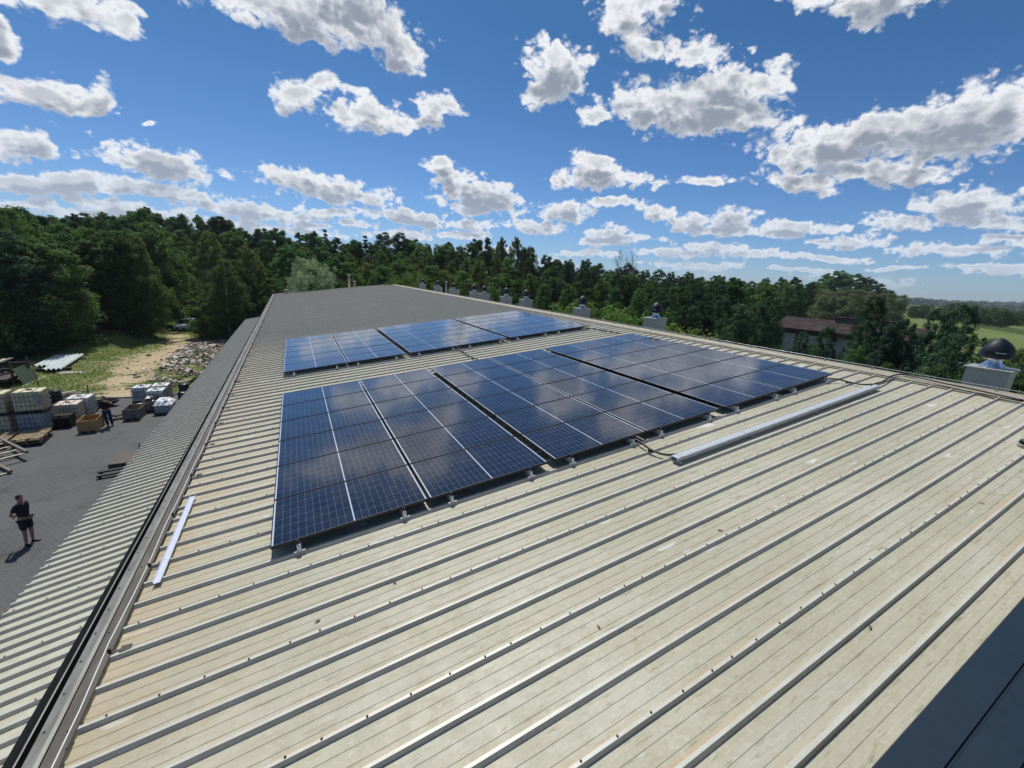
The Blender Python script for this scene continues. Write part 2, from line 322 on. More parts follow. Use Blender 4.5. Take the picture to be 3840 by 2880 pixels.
mat('vent_paint', (0.27, 0.30, 0.295), .5, noise=(6, (0.22, 0.245, 0.24), .45, .7))
mat('shiny_steel', (0.62, 0.66, 0.72), .22, .95)
mat('cowl_black', (0.012, 0.017, 0.026), .5, 0, .3)
mat('cream_paint', (0.33, 0.31, 0.235), .55, noise=(5, (0.24, 0.22, 0.165), .4, .7))
mat('navy_sheet', (0.009, 0.022, 0.038), .5, .0, .25, noise=(7, (0.013, 0.028, 0.046), .4, .7), bump=(3, .2, .01))
mat('navy_seam', (0.012, 0.022, 0.035), .5)
mat('wood_new', (0.42, 0.27, 0.11), .7, noise=(6, (0.30, 0.18, 0.07), .4, .65, (.4, 3, 3)))
mat('wood_inside', (0.40, 0.20, 0.07), .7, noise=(6, (0.28, 0.13, 0.045), .4, .65, (.4, 3, 3)))
mat('wood_pallet', (0.40, 0.32, 0.19), .8, noise=(5, (0.20, 0.155, 0.10), .4, .62))
mat('wood_grey', (0.20, 0.19, 0.17), .85, noise=(5, (0.11, 0.10, 0.09), .4, .65))
mat('wood_pale', (0.55, 0.52, 0.42), .8, noise=(5, (0.38, 0.34, 0.26), .4, .65))
mat('wood_dark', (0.035, 0.032, 0.033), .8, noise=(5, (0.07, 0.065, 0.06), .45, .65))
mat('plastic_black', (0.012, 0.013, 0.016), .5)
mat('plastic_blue', (0.01, 0.10, 0.28), .4)
mat('tote_white', (0.74, 0.78, 0.78), .45, noise=(3, (0.50, 0.53, 0.52), .4, .7))
mat('tote_yellow', (0.64, 0.60, 0.42), .5, noise=(2.5, (0.50, 0.38, 0.18), .45, .75))
mat('tote_pinkish', (0.62, 0.58, 0.50), .5, noise=(1.8, (0.52, 0.36, 0.25), .5, .66))
mat('tote_greyblue', (0.33, 0.37, 0.40), .5, noise=(2.5, (0.25, 0.29, 0.32), .42, .68))
mat('cage_steel', (0.16, 0.17, 0.19), .45, .6)
mat('label_plate', (0.30, 0.34, 0.38), .4, .3)
mat('label_print', (0.10, 0.12, 0.15), .5)
mat('foil_white', (0.82, 0.85, 0.9), .35, bump=(9, .6, .05))
mat('tarp_dark', (0.02, 0.022, 0.028), .35)
mat('green_sheet', (0.085, 0.125, 0.095), .5, noise=(2, (0.055, 0.085, 0.065), .4, .65))
mat('corrugated_white', (0.62, 0.68, 0.68), .5, noise=(2, (0.5, 0.56, 0.56), .4, .7, (1, 1, 1)))
mat('skin', (0.36, 0.19, 0.13), .5)
mat('cloth_navy', (0.012, 0.014, 0.026), .85)
mat('cloth_black', (0.008, 0.008, 0.010), .85)
mat('denim', (0.018, 0.028, 0.085), .8)
mat('shoe_black', (0.008, 0.008, 0.009), .55)
mat('hair_dark', (0.03, 0.016, 0.010), .8)
mat('car_white', (0.75, 0.76, 0.78), .22)
mat('car_glass', (0.01, 0.015, 0.03), .08)
mat('tyre', (0.012, 0.012, 0.012), .8)
mat('lamp_glass', (0.7, 0.7, 0.7), .1)
mat('red_lamp', (0.4, 0.02, 0.02), .3)
mat('rust_roof', (0.026, 0.014, 0.013), .85, 0, .2, noise=(.7, (0.05, 0.042, 0.041), .45, .65))
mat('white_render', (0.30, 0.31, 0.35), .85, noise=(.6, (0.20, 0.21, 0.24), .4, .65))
mat('brown_paint', (0.07, 0.03, 0.028), .6)
mat('concrete', (0.44, 0.40, 0.32), .85, noise=(4, (0.30, 0.26, 0.20), .4, .65))
mat('concrete_pale', (0.56, 0.54, 0.47), .85, noise=(4, (0.42, 0.40, 0.34), .4, .65))
mat('brick', (0.27, 0.13, 0.085), .85, noise=(4, (0.24, 0.09, 0.055), .4, .65))
mat('stone_dark', (0.11, 0.095, 0.085), .9)
mat('bark', (0.07, 0.055, 0.04), .9, noise=(5, (0.04, 0.03, 0.022), .4, .65, (1, 1, .3)))
mat('bark_pine', (0.17, 0.085, 0.045), .9, noise=(4, (0.09, 0.05, 0.032), .4, .65, (1, 1, .3)))
mat('bark_birch', (0.50, 0.48, 0.43), .8, noise=(4, (0.10, 0.09, 0.08), .56, .62, (1, 1, 3)))
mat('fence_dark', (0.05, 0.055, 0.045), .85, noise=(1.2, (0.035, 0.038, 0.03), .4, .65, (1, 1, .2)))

def leaf_mat(name, c1, c2, transl=.28, var=.35):
    M = bpy.data.materials.new(name); M.use_nodes = True; t = M.node_tree; t.nodes.clear(); MAT[name] = M
    gm = t.nodes.new('ShaderNodeNewGeometry'); oi = t.nodes.new('ShaderNodeObjectInfo')
    c = mixc(t, gm.outputs['Random Per Island'], c1, c2)
    hs = t.nodes.new('ShaderNodeHueSaturation'); t.links.new(c, hs.inputs['Color'])
    t.links.new(mt(t, 'ADD', mt(t, 'MULTIPLY', oi.outputs['Random'], .05), .475), hs.inputs['Hue'])
    t.links.new(mt(t, 'ADD', mt(t, 'MULTIPLY', mt(t, 'FRACT', mt(t, 'MULTIPLY', oi.outputs['Random'], 7.31)), var * 2), 1 - var), hs.inputs['Value'])
    d = t.nodes.new('ShaderNodeBsdfDiffuse'); t.links.new(hs.outputs[0], d.inputs[0])
    tr_ = t.nodes.new('ShaderNodeBsdfTranslucent'); t.links.new(mixc(t, 1.0, hs.outputs[0], (1.1, 1.25, .6), 'MULTIPLY'), tr_.inputs[0])
    gl = t.nodes.new('ShaderNodeBsdfGlossy'); gl.inputs[0].default_value = (.8, .85, .9, 1); gl.inputs[1].default_value = .6
    m1 = t.nodes.new('ShaderNodeMixShader'); m1.inputs[0].default_value = transl; t.links.new(d.outputs[0], m1.inputs[1]); t.links.new(tr_.outputs[0], m1.inputs[2])
    m2 = t.nodes.new('ShaderNodeMixShader'); m2.inputs[0].default_value = .012; t.links.new(m1.outputs[0], m2.inputs[1]); t.links.new(gl.outputs[0], m2.inputs[2])
    o = t.nodes.new('ShaderNodeOutputMaterial'); t.links.new(m2.outputs[0], o.inputs[0]); return M
leaf_mat('leaf_broad', (0.060, 0.115, 0.045), (0.118, 0.195, 0.068), .42)
leaf_mat('leaf_light', (0.075, 0.130, 0.040), (0.130, 0.205, 0.060), .40)
leaf_mat('leaf_birch', (0.088, 0.135, 0.050), (0.150, 0.205, 0.080), .40)
leaf_mat('leaf_pine', (0.040, 0.082, 0.050), (0.075, 0.130, 0.068), .3)
leaf_mat('leaf_young_pine', (0.060, 0.120, 0.048), (0.120, 0.190, 0.066), .35)
leaf_mat('leaf_silver', (0.15, 0.20, 0.12), (0.33, 0.38, 0.27), .25)
leaf_mat('leaf_willow', (0.15, 0.19, 0.10), (0.27, 0.32, 0.18), .3)
leaf_mat('leaf_wood_far', (0.035, 0.062, 0.045), (0.055, 0.09, 0.06), .15)
leaf_mat('grass_blade', (0.10, 0.145, 0.04), (0.21, 0.235, 0.09), .35)
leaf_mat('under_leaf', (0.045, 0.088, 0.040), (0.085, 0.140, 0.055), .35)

# ------------------------------------------------------------------ mesh helpers
def tag(o, label=None, cat=None, group=None, kind=None):
    if label: o['label'] = label
    if cat: o['category'] = cat
    if group: o['group'] = group
    if kind: o['kind'] = kind
    return o
class MB:
    def __init__(s): s.v = []; s.f = []; s.mi = []; s.sm = []; s.mats = []
    def mid(s, m):
        if m not in s.mats: s.mats.append(m)
        return s.mats.index(m)
    def add(s, vs, fs, m, smooth=False, M=None):
        k = len(s.v); i = s.mid(m)
        for p in vs:
            s.v.append(tuple(M @ Vector(p)) if M is not None else tuple(p))
        for f in fs: s.f.append(tuple(k + q for q in f)); s.mi.append(i); s.sm.append(smooth)
    def box(s, x0, x1, y0, y1, z0, z1, m, M=None):
        s.add([(x0, y0, z0), (x1, y0, z0), (x1, y1, z0), (x0, y1, z0), (x0, y0, z1), (x1, y0, z1), (x1, y1, z1), (x0, y1, z1)],
              [(0, 3, 2, 1), (4, 5, 6, 7), (0, 1, 5, 4), (1, 2, 6, 5), (2, 3, 7, 6), (3, 0, 4, 7)], m, False, M)
    def bbox(s, x0, x1, y0, y1, z0, z1, m, c=.006, M=None):    # box with chamfered vertical edges and top rim
        P = [(x0 + c, y0), (x1 - c, y0), (x1, y0 + c), (x1, y1 - c), (x1 - c, y1), (x0 + c, y1), (x0, y1 - c), (x0, y0 + c)]
        mx, my = (x0 + x1) / 2, (y0 + y1) / 2
        def ins(p): return (p[0] + (c if p[0] < mx else -c), p[1] + (c if p[1] < my else -c))
        v = [(x, y, z0) for x, y in P] + [(x, y, z1 - c) for x, y in P] + [(*ins(p), z1) for p in P]
        f = [tuple(range(7, -1, -1)), tuple(range(16, 24))]
        for k in (0, 8):
            for i in range(8): j = (i + 1) % 8; f.append((k + i, k + j, k + 8 + j, k + 8 + i))
        s.add(v, f, m, False, M)
    def tube(s, pts, r, m, n=8, cap=True, M=None, smooth=True):
        pts = [Vector(p) for p in pts]; rs = r if isinstance(r, (list, tuple)) else [r] * len(pts)
        v = []; f = []; up = Vector((0, 0, 1))
        for i, p in enumerate(pts):
            d = (pts[min(i + 1, len(pts) - 1)] - pts[max(i - 1, 0)]).normalized()
            a = d.cross(up if abs(d.z) < .95 else Vector((1, 0, 0))).normalized(); b = d.cross(a)
            for k in range(n):
                t = 2 * math.pi * k / n; v.append(p + (a * math.cos(t) + b * math.sin(t)) * rs[i])
        for i in range(len(pts) - 1):
            for k in range(n): q = (k + 1) % n; f.append((i * n + k, i * n + q, (i + 1) * n + q, (i + 1) * n + k))
        if cap: f.append(tuple(range(n - 1, -1, -1))); f.append(tuple((len(pts) - 1) * n + k for k in range(n)))
        s.add(v, f, m, smooth, M)
    def lathe(s, prof, m, n=20, c=(0, 0, 0), M=None, smooth=True, mod=None):
        v = []; f = []
        for r, z in prof:
            for k in range(n):
                t = 2 * math.pi * k / n; q = r * (mod(t, z) if mod else 1); v.append((c[0] + q * math.cos(t), c[1] + q * math.sin(t), c[2] + z))
        for i in range(len(prof) - 1):
            for k in range(n): q = (k + 1) % n; f.append((i * n + k, i * n + q, (i + 1) * n + q, (i + 1) * n + k))
        f.append(tuple(range(n - 1, -1, -1))); f.append(tuple((len(prof) - 1) * n + k for k in range(n)))
        s.add(v, f, m, smooth, M)
    def extrude(s, prof, p0, p1, ax, m, closed=False, M=None):
        """prof list of 2D points; ax = function (u, w, t) -> 3D, t in [p0, p1]"""
        v = [ax(u, w, p0) for u, w in prof] + [ax(u, w, p1) for u, w in prof]; n = len(prof)
        f = [(i, (i + 1) % n, n + (i + 1) % n, n + i) for i in range(n if closed else n - 1)]
        if closed: f += [tuple(range(n - 1, -1, -1)), tuple(range(n, 2 * n))]
        s.add(v, f, m, False, M)
    def build(s, name, parent=None, org=(0, 0, 0)):
        me = bpy.data.meshes.new(name)
        v = [(p[0] - org[0], p[1] - org[1], p[2] - org[2]) for p in s.v] if any(org) else s.v
        me.from_pydata(v, [], s.f)
        for q in s.mats: me.materials.append(MAT[q])
        me.polygons.foreach_set('material_index', s.mi); me.polygons.foreach_set('use_smooth', s.sm); me.update()
        o = bpy.data.objects.new(name, me); COL.objects.link(o)
        if parent is not None: o.parent = parent
        return o
def empty(name, loc=(0, 0, 0), rz=0.0, label=None, cat=None, group=None, kind=None, rot=None):
    o = bpy.data.objects.new(name, None); COL.objects.link(o); o.location = loc; o.rotation_euler = rot or (0, 0, rz); o.empty_display_size = .2
    return tag(o, label, cat, group, kind)
KIDS = {}
def copy_tree(o, parent=None):
    c = o.copy(); COL.objects.link(c); c.parent = parent
    for ch in list(o.children): copy_tree(ch, c)
    return c
def relabel(o, label):
    o['label'] = label; return o
RROT = (0, -SL, 0)                 # rotation that lays local x up the roof slope

# ------------------------------------------------------------------ ground, yard, fields
def grid_sheet(name, x0, x1, y0, y1, step, hf, mt_, attrs=None):
    xs = np.arange(x0, x1 + step * .5, step); ys = np.arange(y0, y1 + step * .5, step); X, Y = np.meshgrid(xs, ys); Z = hf(X, Y)
    n, mm = len(xs), len(ys); v = np.stack([X.ravel(), Y.ravel(), Z.ravel()], -1)
    I = np.arange(n * mm).reshape(mm, n); f = np.stack([I[:-1, :-1], I[:-1, 1:], I[1:, 1:], I[1:, :-1]], -1).reshape(-1, 4)
    me = bpy.data.meshes.new(name); me.from_pydata(v.tolist(), [], f.tolist()); me.materials.append(MAT[mt_]); me.polygons.foreach_set('use_smooth', [True] * len(f))
    for k, fn in (attrs or {}).items():
        a = me.attributes.new(k, 'FLOAT', 'POINT'); a.data.foreach_set('value', fn(X, Y).ravel().astype(np.float32))
    me.update(); o = bpy.data.objects.new(name, me); COL.objects.link(o); return o
def ground_mats():
    M, t, b = newmat('meadow'); O = t.nodes.new('ShaderNodeTexCoord').outputs['Object']
    c = mixc(t, rmp(t, nz(t, O, .03, 6), .4, .6), (0.10, 0.135, 0.04), (0.14, 0.17, 0.055))
    c = mixc(t, rmp(t, nz(t, O, .9, 6), .45, .7, 0, .5), c, (0.06, 0.075, 0.028)); t.links.new(c, b.inputs['Base Color']); b.inputs['Roughness'].default_value = .95; b.inputs['Specular IOR Level'].default_value = .1
    M, t, b = newmat('clearing'); O = t.nodes.new('ShaderNodeTexCoord').outputs['Object']
    at_ = t.nodes.new('ShaderNodeAttribute'); at_.attribute_name = 'sand'
    gr = mixc(t, rmp(t, nz(t, O, .55, 6), .4, .65), (0.105, 0.145, 0.040), (0.205, 0.215, 0.095)); gr = mixc(t, rmp(t, nz(t, O, 5, 5), .45, .7, 0, .7), gr, (0.05, 0.065, 0.02))
    sa = mixc(t, rmp(t, nz(t, O, 1.2, 6), .4, .7), (0.46, 0.38, 0.25), (0.33, 0.265, 0.165)); sa = mixc(t, rmp(t, nz(t, O, 12, 4), .55, .75, 0, .6), sa, (0.16, 0.12, 0.08))
    k = mt(t, 'ADD', at_.outputs['Fac'], mt(t, 'MULTIPLY', mt(t, 'SUBTRACT', nz(t, O, 1.2, 8, .75), .5), 3.2))
    c = mixc(t, rmp(t, k, .40, .62), gr, sa); t.links.new(c, b.inputs['Base Color']); b.inputs['Roughness'].default_value = .95; b.inputs['Specular IOR Level'].default_value = .1
    bp = t.nodes.new('ShaderNodeBump'); bp.inputs['Strength'].default_value = .9; bp.inputs['Distance'].default_value = .12; t.links.new(nz(t, O, 4, 6), bp.inputs['Height']); t.links.new(bp.outputs[0], b.inputs['Normal'])
    M, t, b = newmat('paving'); O = t.nodes.new('ShaderNodeTexCoord').outputs['Object']
    br = t.nodes.new('ShaderNodeTexBrick'); mp = t.nodes.new('ShaderNodeMapping'); t.links.new(O, mp.inputs[0]); mp.inputs['Rotation'].default_value = (0, 0, R(8)); t.links.new(mp.outputs[0], br.inputs[0])
    br.inputs['Scale'].default_value = 1; br.inputs['Brick Width'].default_value = .24; br.inputs['Row Height'].default_value = .12; br.inputs['Mortar Size'].default_value = .014; br.inputs['Mortar Smooth'].default_value = .2
    br.inputs['Color1'].default_value = (0.088, 0.095, 0.098, 1); br.inputs['Color2'].default_value = (0.100, 0.106, 0.108, 1); br.inputs['Mortar'].default_value = (0.06, 0.064, 0.064, 1)
    c = mixc(t, rmp(t, nz(t, O, .35, 6), .42, .7, 0, .55), br.outputs[0], (0.125, 0.118, 0.108)); c = mixc(t, rmp(t, nz(t, O, .8, 6, .7, None, (5, 3, 0)), .54, .68, 0, .75), c, (0.055, 0.052, 0.055))
    c = mixc(t, rmp(t, nz(t, O, 1.6, 5, .7, (1, .12, 1), (2, 8, 0)), .56, .66, 0, .45), c, (0.06, 0.058, 0.058))
    t.links.new(c, b.inputs['Base Color']); b.inputs['Roughness'].default_value = .8; b.inputs['Specular IOR Level'].default_value = .3
    bp = t.nodes.new('ShaderNodeBump'); bp.inputs['Strength'].default_value = .5; bp.inputs['Distance'].default_value = .01; t.links.new(br.outputs['Fac'], bp.inputs['Height']); bp.invert = True; t.links.new(bp.outputs[0], b.inputs['Normal'])
    for nm, a, b2 in (('crop_green', (0.115, 0.155, 0.045), (0.155, 0.19, 0.06)), ('crop_dark', (0.045, 0.075, 0.018), (0.07, 0.105, 0.028)), ('stubble', (0.36, 0.30, 0.18), (0.28, 0.25, 0.13))):
        M, t, b = newmat(nm); O = t.nodes.new('ShaderNodeTexCoord').outputs['Object']
        c = mixc(t, rmp(t, nz(t, O, .02, 8, .7, (3, .6, 1)), .4, .65), a, b2); t.links.new(c, b.inputs['Base Color']); b.inputs['Roughness'].default_value = .95; b.inputs['Specular IOR Level'].default_value = .1
ground_mats()
q = MB(); N = 48; q.add([(0, 0, GZ - .03)] + [(9000 * math.cos(2 * math.pi * i / N), 9000 * math.sin(2 * math.pi * i / N), GZ - .03) for i in range(N)], [(0, 1 + i, 1 + (i + 1) % N) for i in range(N)], 'meadow')
tag(q.build('ground'), kind='structure')
def fbm2(X, Y, s, seed=0):
    r_ = np.random.default_rng(seed); z = 0
    for k in range(9):
        a = r_.uniform(0, 6.28); w = s * 1.5 ** k; z = z + np.sin((X * math.cos(a) + Y * math.sin(a)) * w + r_.uniform(0, 6.28)) / 1.45 ** k
    return z / 3
sand_pts = [(-10.6, 32, 1.5), (-11.4, 36, 1.7), (-11.8, 40, 1.9), (-11.3, 44, 2.7), (-10.3, 47, 3.0), (-10.4, 51, 2.4), (-11.4, 55, 1.8), (-12.6, 59, 1.3), (-14, 63, 1.0), (-9.0, 58, 1.6)]
def sandf(X, Y):
    s_ = np.zeros_like(X)
    for x, y, r_ in sand_pts: s_ = np.maximum(s_, 1.15 - np.hypot(X - x, (Y - y) * .8) / r_ * .65)
    s_ = np.maximum(s_, .55 * np.exp(-((X + 8.3) ** 2 / 14 + (Y - 42) ** 2 / 90)))
    return np.clip(s_, 0, 1.2)
def clear_h(X, Y):
    h = .05 * fbm2(X, Y, .9, 3) + .10
    h += 1.5 * np.exp(-((X + 17.6) ** 2 / 7 + (Y - 54) ** 2 / 60)) + .7 * np.exp(-((X + 7.5) ** 2 / 10 + (Y - 44) ** 2 / 60))
    edge = np.clip((Y - 31) / 2, 0, 1); return GZ + h * edge
tag(grid_sheet('clearing', -34, -2.5, 31, 82, .35, clear_h, 'clearing', {'sand': sandf}), kind='structure')
q = MB(); q.add([(-40, -12, GZ + .012), (-3.0, -12, GZ + .012), (-3.0, 31.4, GZ + .012), (-10.2, 31.0, GZ + .012), (-16, 32.6, GZ + .012), (-24, 34.5, GZ + .012), (-40, 36, GZ + .012)], [(0, 1, 2, 3, 4, 5, 6)], 'paving')
tag(q.build('pavement'), kind='structure')
q = MB()
for a, b in (((-10.2, 31.05), (-16, 32.65)), ((-16, 32.65), (-24, 34.55)), ((-3.2, 31.45), (-10.2, 31.05))):
    d = Vector((b[0] - a[0], b[1] - a[1], 0)); L = d.length; M_ = Matrix.Translation((a[0], a[1], GZ)) @ Matrix.Rotation(math.atan2(d.y, d.x), 4, 'Z')
    q.box(0, L - .003, 0, .1, -.1, .11, 'concrete', M_)
tag(q.build('kerb'), kind='structure')

# ------------------------------------------------------------------ warehouse: roof, gutter, walls
WH = (5.0, 20.0, GZ)
wh = empty('warehouse', WH, 0, 'long warehouse under a ribbed cream sheet-metal roof that carries the solar panels', 'warehouse')
SK = -.0085; PIT = 0.3123; B0 = -0.366; A0, A1, Y1 = -1.2, 11.98, 53.2
def rib_profile(y_start, y_end, pitch, off, h, tw, bw, steps):
    pr = []; k0 = int(math.floor((y_start - off) / pitch)); k = k0
    while off + k * pitch < y_end:
        c = off + k * pitch
        pr += [(c - bw / 2, 0), (c - tw / 2, h), (c + tw / 2, h), (c + bw / 2, 0)]
        x = c + bw / 2
        if steps:
            g_ = (pitch - bw) / (steps * 2 + 1)
            for i in range(steps):
                pr += [(x + g_ * (2 * i + 1), 0), (x + g_ * (2 * i + 1) + .004, .0035), (x + g_ * (2 * i + 2), .0035), (x + g_ * (2 * i + 2) + .004, 0)]
        k += 1
    return pr
q = MB(); pr = rib_profile(-9, Y1, PIT, B0, .037, .024, .050, 2)
nseg = 22; segs = [A0 + (A1 - A0) * i / nseg for i in range(nseg + 1)]; rw = np.random.default_rng(5)
ph = rw.uniform(0, 6.28, 400)
v = []
for j, a in enumerate(segs):
    for i, (y, h) in enumerate(pr):
        kk = int((y + 20) / PIT)
        dh = .0012 * math.sin(a * 1.7 + ph[kk % 400]) + .0008 * math.sin(a * 4.1 + ph[(kk * 3) % 400])
        dy = .0025 * math.sin(a * .9 + ph[(kk * 7) % 400]) if h > .02 else 0
        aa = a if j else -1.175 + SK * y
        v.append(RW3(aa, y + dy, h + dh))
n = len(pr); f = [(j * n + i, (j + 1) * n + i, (j + 1) * n + i + 1, j * n + i + 1) for j in range(nseg) for i in range(n - 1)]
q.add(v, f, 'cream_sheet_metal')
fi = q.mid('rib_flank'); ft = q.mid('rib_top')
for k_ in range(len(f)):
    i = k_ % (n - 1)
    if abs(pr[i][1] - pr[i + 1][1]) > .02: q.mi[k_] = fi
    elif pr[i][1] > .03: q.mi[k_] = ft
# screws on every third rib
def screw(q, a, b, h, r=.0060):
    M_ = Matrix.Translation(RW3(a, b, h)) @ Matrix.Rotation(-SL, 4, 'Y')
    q.lathe([(r * 1.5, 0), (r * 1.5, .002), (r, .003), (r, .010), (r * .6, .012)], 'dark_steel', 6, M=M_, smooth=False)
for k in range(-4, 60):
    b = B0 + 3 * PIT * k; a = -1.25 + random.uniform(-.03, .03); i = 0
    if b > 30: break
    while a < 11.8:
        if not (-.2 < b < 6.5 or 8.5 < b < 15.2) or a < -.05 or a > 10.7: screw(q, a + random.uniform(-.012, .012), b + random.uniform(-.003, .003), .037)
        a += .3 if (i % 5) else .215; i += 1
main_roof = q.build('roof', wh, WH)
# far slope beyond the ridge
q = MB(); zr = RW3(12.36, 0, -.02); 
pr2 = rib_profile(-9, Y1, PIT, B0, .041, .024, .050, 0)
def ax2(u, w, t): return (zr[0] + t * math.cos(SL), u, zr[2] - .05 - t * math.sin(SL) + w)
q.extrude(pr2, .0, 8.0, ax2, 'cream_sheet_metal'); tag(q.build('roof', wh, WH), 'slope of the roof beyond the ridge')
# ridge cap with fillers between the ribs
q = MB()
capp = [(11.93, .0445), (12.0, .052), (12.08, .054), (12.10, .066), (12.26, .070), (12.46, .01), (12.46, -.01), (12.0, .02)]
q.extrude(capp, -9.0, Y1 + .02, lambda u, w, t: RW3(u, t, w), 'cream_paint', True)
k = int((-9 - B0) / PIT)
while B0 + k * PIT < Y1 - .3:
    c = B0 + k * PIT; y0, y1 = c + .03, c + PIT - .03
    P = [RW3(11.86, y0, .004), RW3(11.90, y0, .004), RW3(11.90, y0, .033), RW3(11.86, y0, .030), RW3(11.86, y1, .004), RW3(11.90, y1, .004), RW3(11.90, y1, .033), RW3(11.86, y1, .030)]
    q.add(P, [(0, 1, 2, 3), (7, 6, 5, 4), (0, 4, 5, 1), (1, 5, 6, 2), (2, 6, 7, 3), (3, 7, 4, 0)], 'cream_paint'); k += 1
q.build('ridge_cap', wh, WH)
# eaves gutter: dark trough, grey flashing, brown strip
q = MB()

gp = [((-1.18, -.315), (-1.205, -.36), 'gutter_brown'), ((-1.205, -.36), (-1.315, -.366), 'gutter_brown'), ((-1.315, -.366), (-1.318, -.350), 'gutter_dark'), ((-1.318, -.350), (-1.345, -.346), 'gutter_grey'),
      ((-1.345, -.346), (-1.352, -.360), 'gutter_dark'), ((-1.352, -.360), (-1.418, -.362), 'gutter_grey'), ((-1.418, -.362), (-1.421, -.52), 'gutter_dark'), ((-1.421, -.52), (-1.454, -.52), 'gutter_dark'),
      ((-1.454, -.52), (-1.460, -.366), 'gutter_dark'), ((-1.460, -.366), (-1.470, -.362), 'gutter_grey'), ((-1.470, -.362), (-1.474, -.54), 'gutter_grey'), ((-1.474, -.54), (-1.40, -.56), 'gutter_grey')]
for a, b, m_ in gp: q.extrude([a, b], -9, Y1 + .1, lambda u, w, t: (u + SK * t, t, w), m_)
y = -8.9
while y < 30: 
    q.lathe([(.008, 0), (.008, .004), (.004, .006)], 'dark_steel', 6, (-1.392 + SK * y, y, -.359), smooth=False); y += .31
q.build('gutter', wh, WH)
# far verge flashing
q = MB(); 
for a, b in ((-1.62, 12.36),): q.extrude([(a, .0), (a, .062), (b, .085), (b, .0)], Y1 + .003, Y1 + .09, lambda u, w, t: RW3(u, t, w), 'cream_paint', True)
q.extrude([(-1.97, -.54), (-1.97, -.34), (-1.60, -.26), (-1.60, -.54)], Y1 + .103, Y1 + .13, lambda u, w, t: (u, t, w), 'gutter_brown', True)
q.build('verge_flashing', wh, WH)
q = MB(); q.add([(-1.6, -9, GZ), (-1.6, Y1 - .05, GZ), (-1.6, Y1 - .05, -.5), (-1.6, -9, -.5), (20, -9, GZ), (20, Y1 - .05, GZ), (20, Y1 - .05, .2), (20, -9, .2), (12.3, Y1 - .05, 1.25), (12.3, -9, 1.25)],
              [(0, 1, 2, 3), (7, 6, 5, 4), (1, 5, 6, 8, 2), (3, 9, 7, 4, 0)], 'wall_render'); q.build('wall', wh, WH)
# lower lean-to roof on the left
LX0, LZ0, LX1, LZ1, LY1, LP = -3.22, -1.66, -1.43, -1.27, 37.2, .1922
q = MB(); prl = rib_profile(-7, LY1, LP, 3.24, .040, .030, .058, 0)
def axl(u, w, t): return (LX0 + t * (LX1 - LX0) - .006 * u, u, LZ0 + t * (LZ1 - LZ0) + w)
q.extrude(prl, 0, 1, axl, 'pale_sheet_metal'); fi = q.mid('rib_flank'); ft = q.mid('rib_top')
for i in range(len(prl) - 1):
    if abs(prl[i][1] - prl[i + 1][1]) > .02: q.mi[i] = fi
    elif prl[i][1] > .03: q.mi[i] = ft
for k in range(-10, 28):
    for t in (.06, .25, .42, .60, .78):
        y = 3.24 + LP * 5 * k + random.uniform(-.003, .003)
        if y > 24: continue
        q.lathe([(.012, 0), (.012, .002), (.007, .003), (.007, .009)], 'dark_steel', 6, axl(y, .040, t + random.uniform(-.01, .01)), smooth=False)
q.build('lean_to_roof', wh, WH)
q = MB(); q.add([(-3.0, -7, GZ), (-3.0, LY1 - .1, GZ), (-3.0, LY1 - .1, LZ0 + .02), (-3.0, -7, LZ0 + .02), (-1.64, LY1 - .1, GZ), (-1.64, LY1 - .1, LZ1 - .1)], [(0, 1, 2, 3), (1, 4, 5, 2)], 'wall_render')
q.extrude([(-3.20, LZ0 - .11), (-3.20, LZ0 - .01), (-3.12, LZ0 - .0), (-3.12, LZ0 - .11)], -7, LY1 - .02, lambda u, w, t: (u - .006 * t, t, w), 'gutter_brown', True); q.build('lean_to_wall', wh, WH)

# dark blue roof of the taller neighbour where the photographer stands
OB = (6.0, -8.0, GZ)
nb = empty('adjoining_building', OB, 0, 'dark blue seamed sheet roof of the building in the near right corner', 'building')
q = MB(); HB = .30
q.extrude([(-4.075, HB - .03), (-4.085, HB), (-4.262, HB), (-4.268, HB - .012), (-4.276, HB - .012), (-4.282, HB), (-4.452, HB), (-4.458, HB - .012), (-4.466, HB - .012), (-4.472, HB), (-4.64, HB), (-4.66, HB - .35)], 2.2, 11.5,
          lambda u, w, t: RW3(t, u + .004 * (t - 3), w), 'navy_sheet')
q.build('roof_cladding', nb, OB)
q = MB(); q.extrude([(-4.085, -.02), (-4.085, HB - .032), (-4.60, HB - .034), (-4.60, -.02)], 2.21, 11.49, lambda u, w, t: RW3(t, u, w), 'navy_seam', True); q.build('upstand', nb, OB)

# ------------------------------------------------------------------ solar panels
LXp, LYp = 1.757, 1.038
def make_panel():
    t = empty('solar_panel', (0, 0, 0), rot=RROT); e = .012
    q = MB(); q.box(0, LXp, 0, e, -.035, 0, 'black_anodised'); q.box(0, LXp, LYp - e, LYp, -.035, 0, 'black_anodised')
    q.box(0, e, e, LYp - e, -.035, 0, 'black_anodised'); q.box(LXp - e, LXp, e, LYp - e, -.035, 0, 'black_anodised'); q.build('frame', t)
    q = MB(); q.box(e, LXp - e, e, LYp - e, -.008, -.0025, 'solar_glass'); q.build('glass', t)
    return t
WPc, RPc = 1.775, 1.058
def cols(g1, g2): return [0, WPc + .008, 2 * WPc + g1, 3 * WPc + g1 + .008, 4 * WPc + g1 + g2, 5 * WPc + g1 + g2 + .008]
ORD = ['first', 'second', 'third', 'fourth', 'fifth', 'sixth']
p0 = make_panel(); first = True
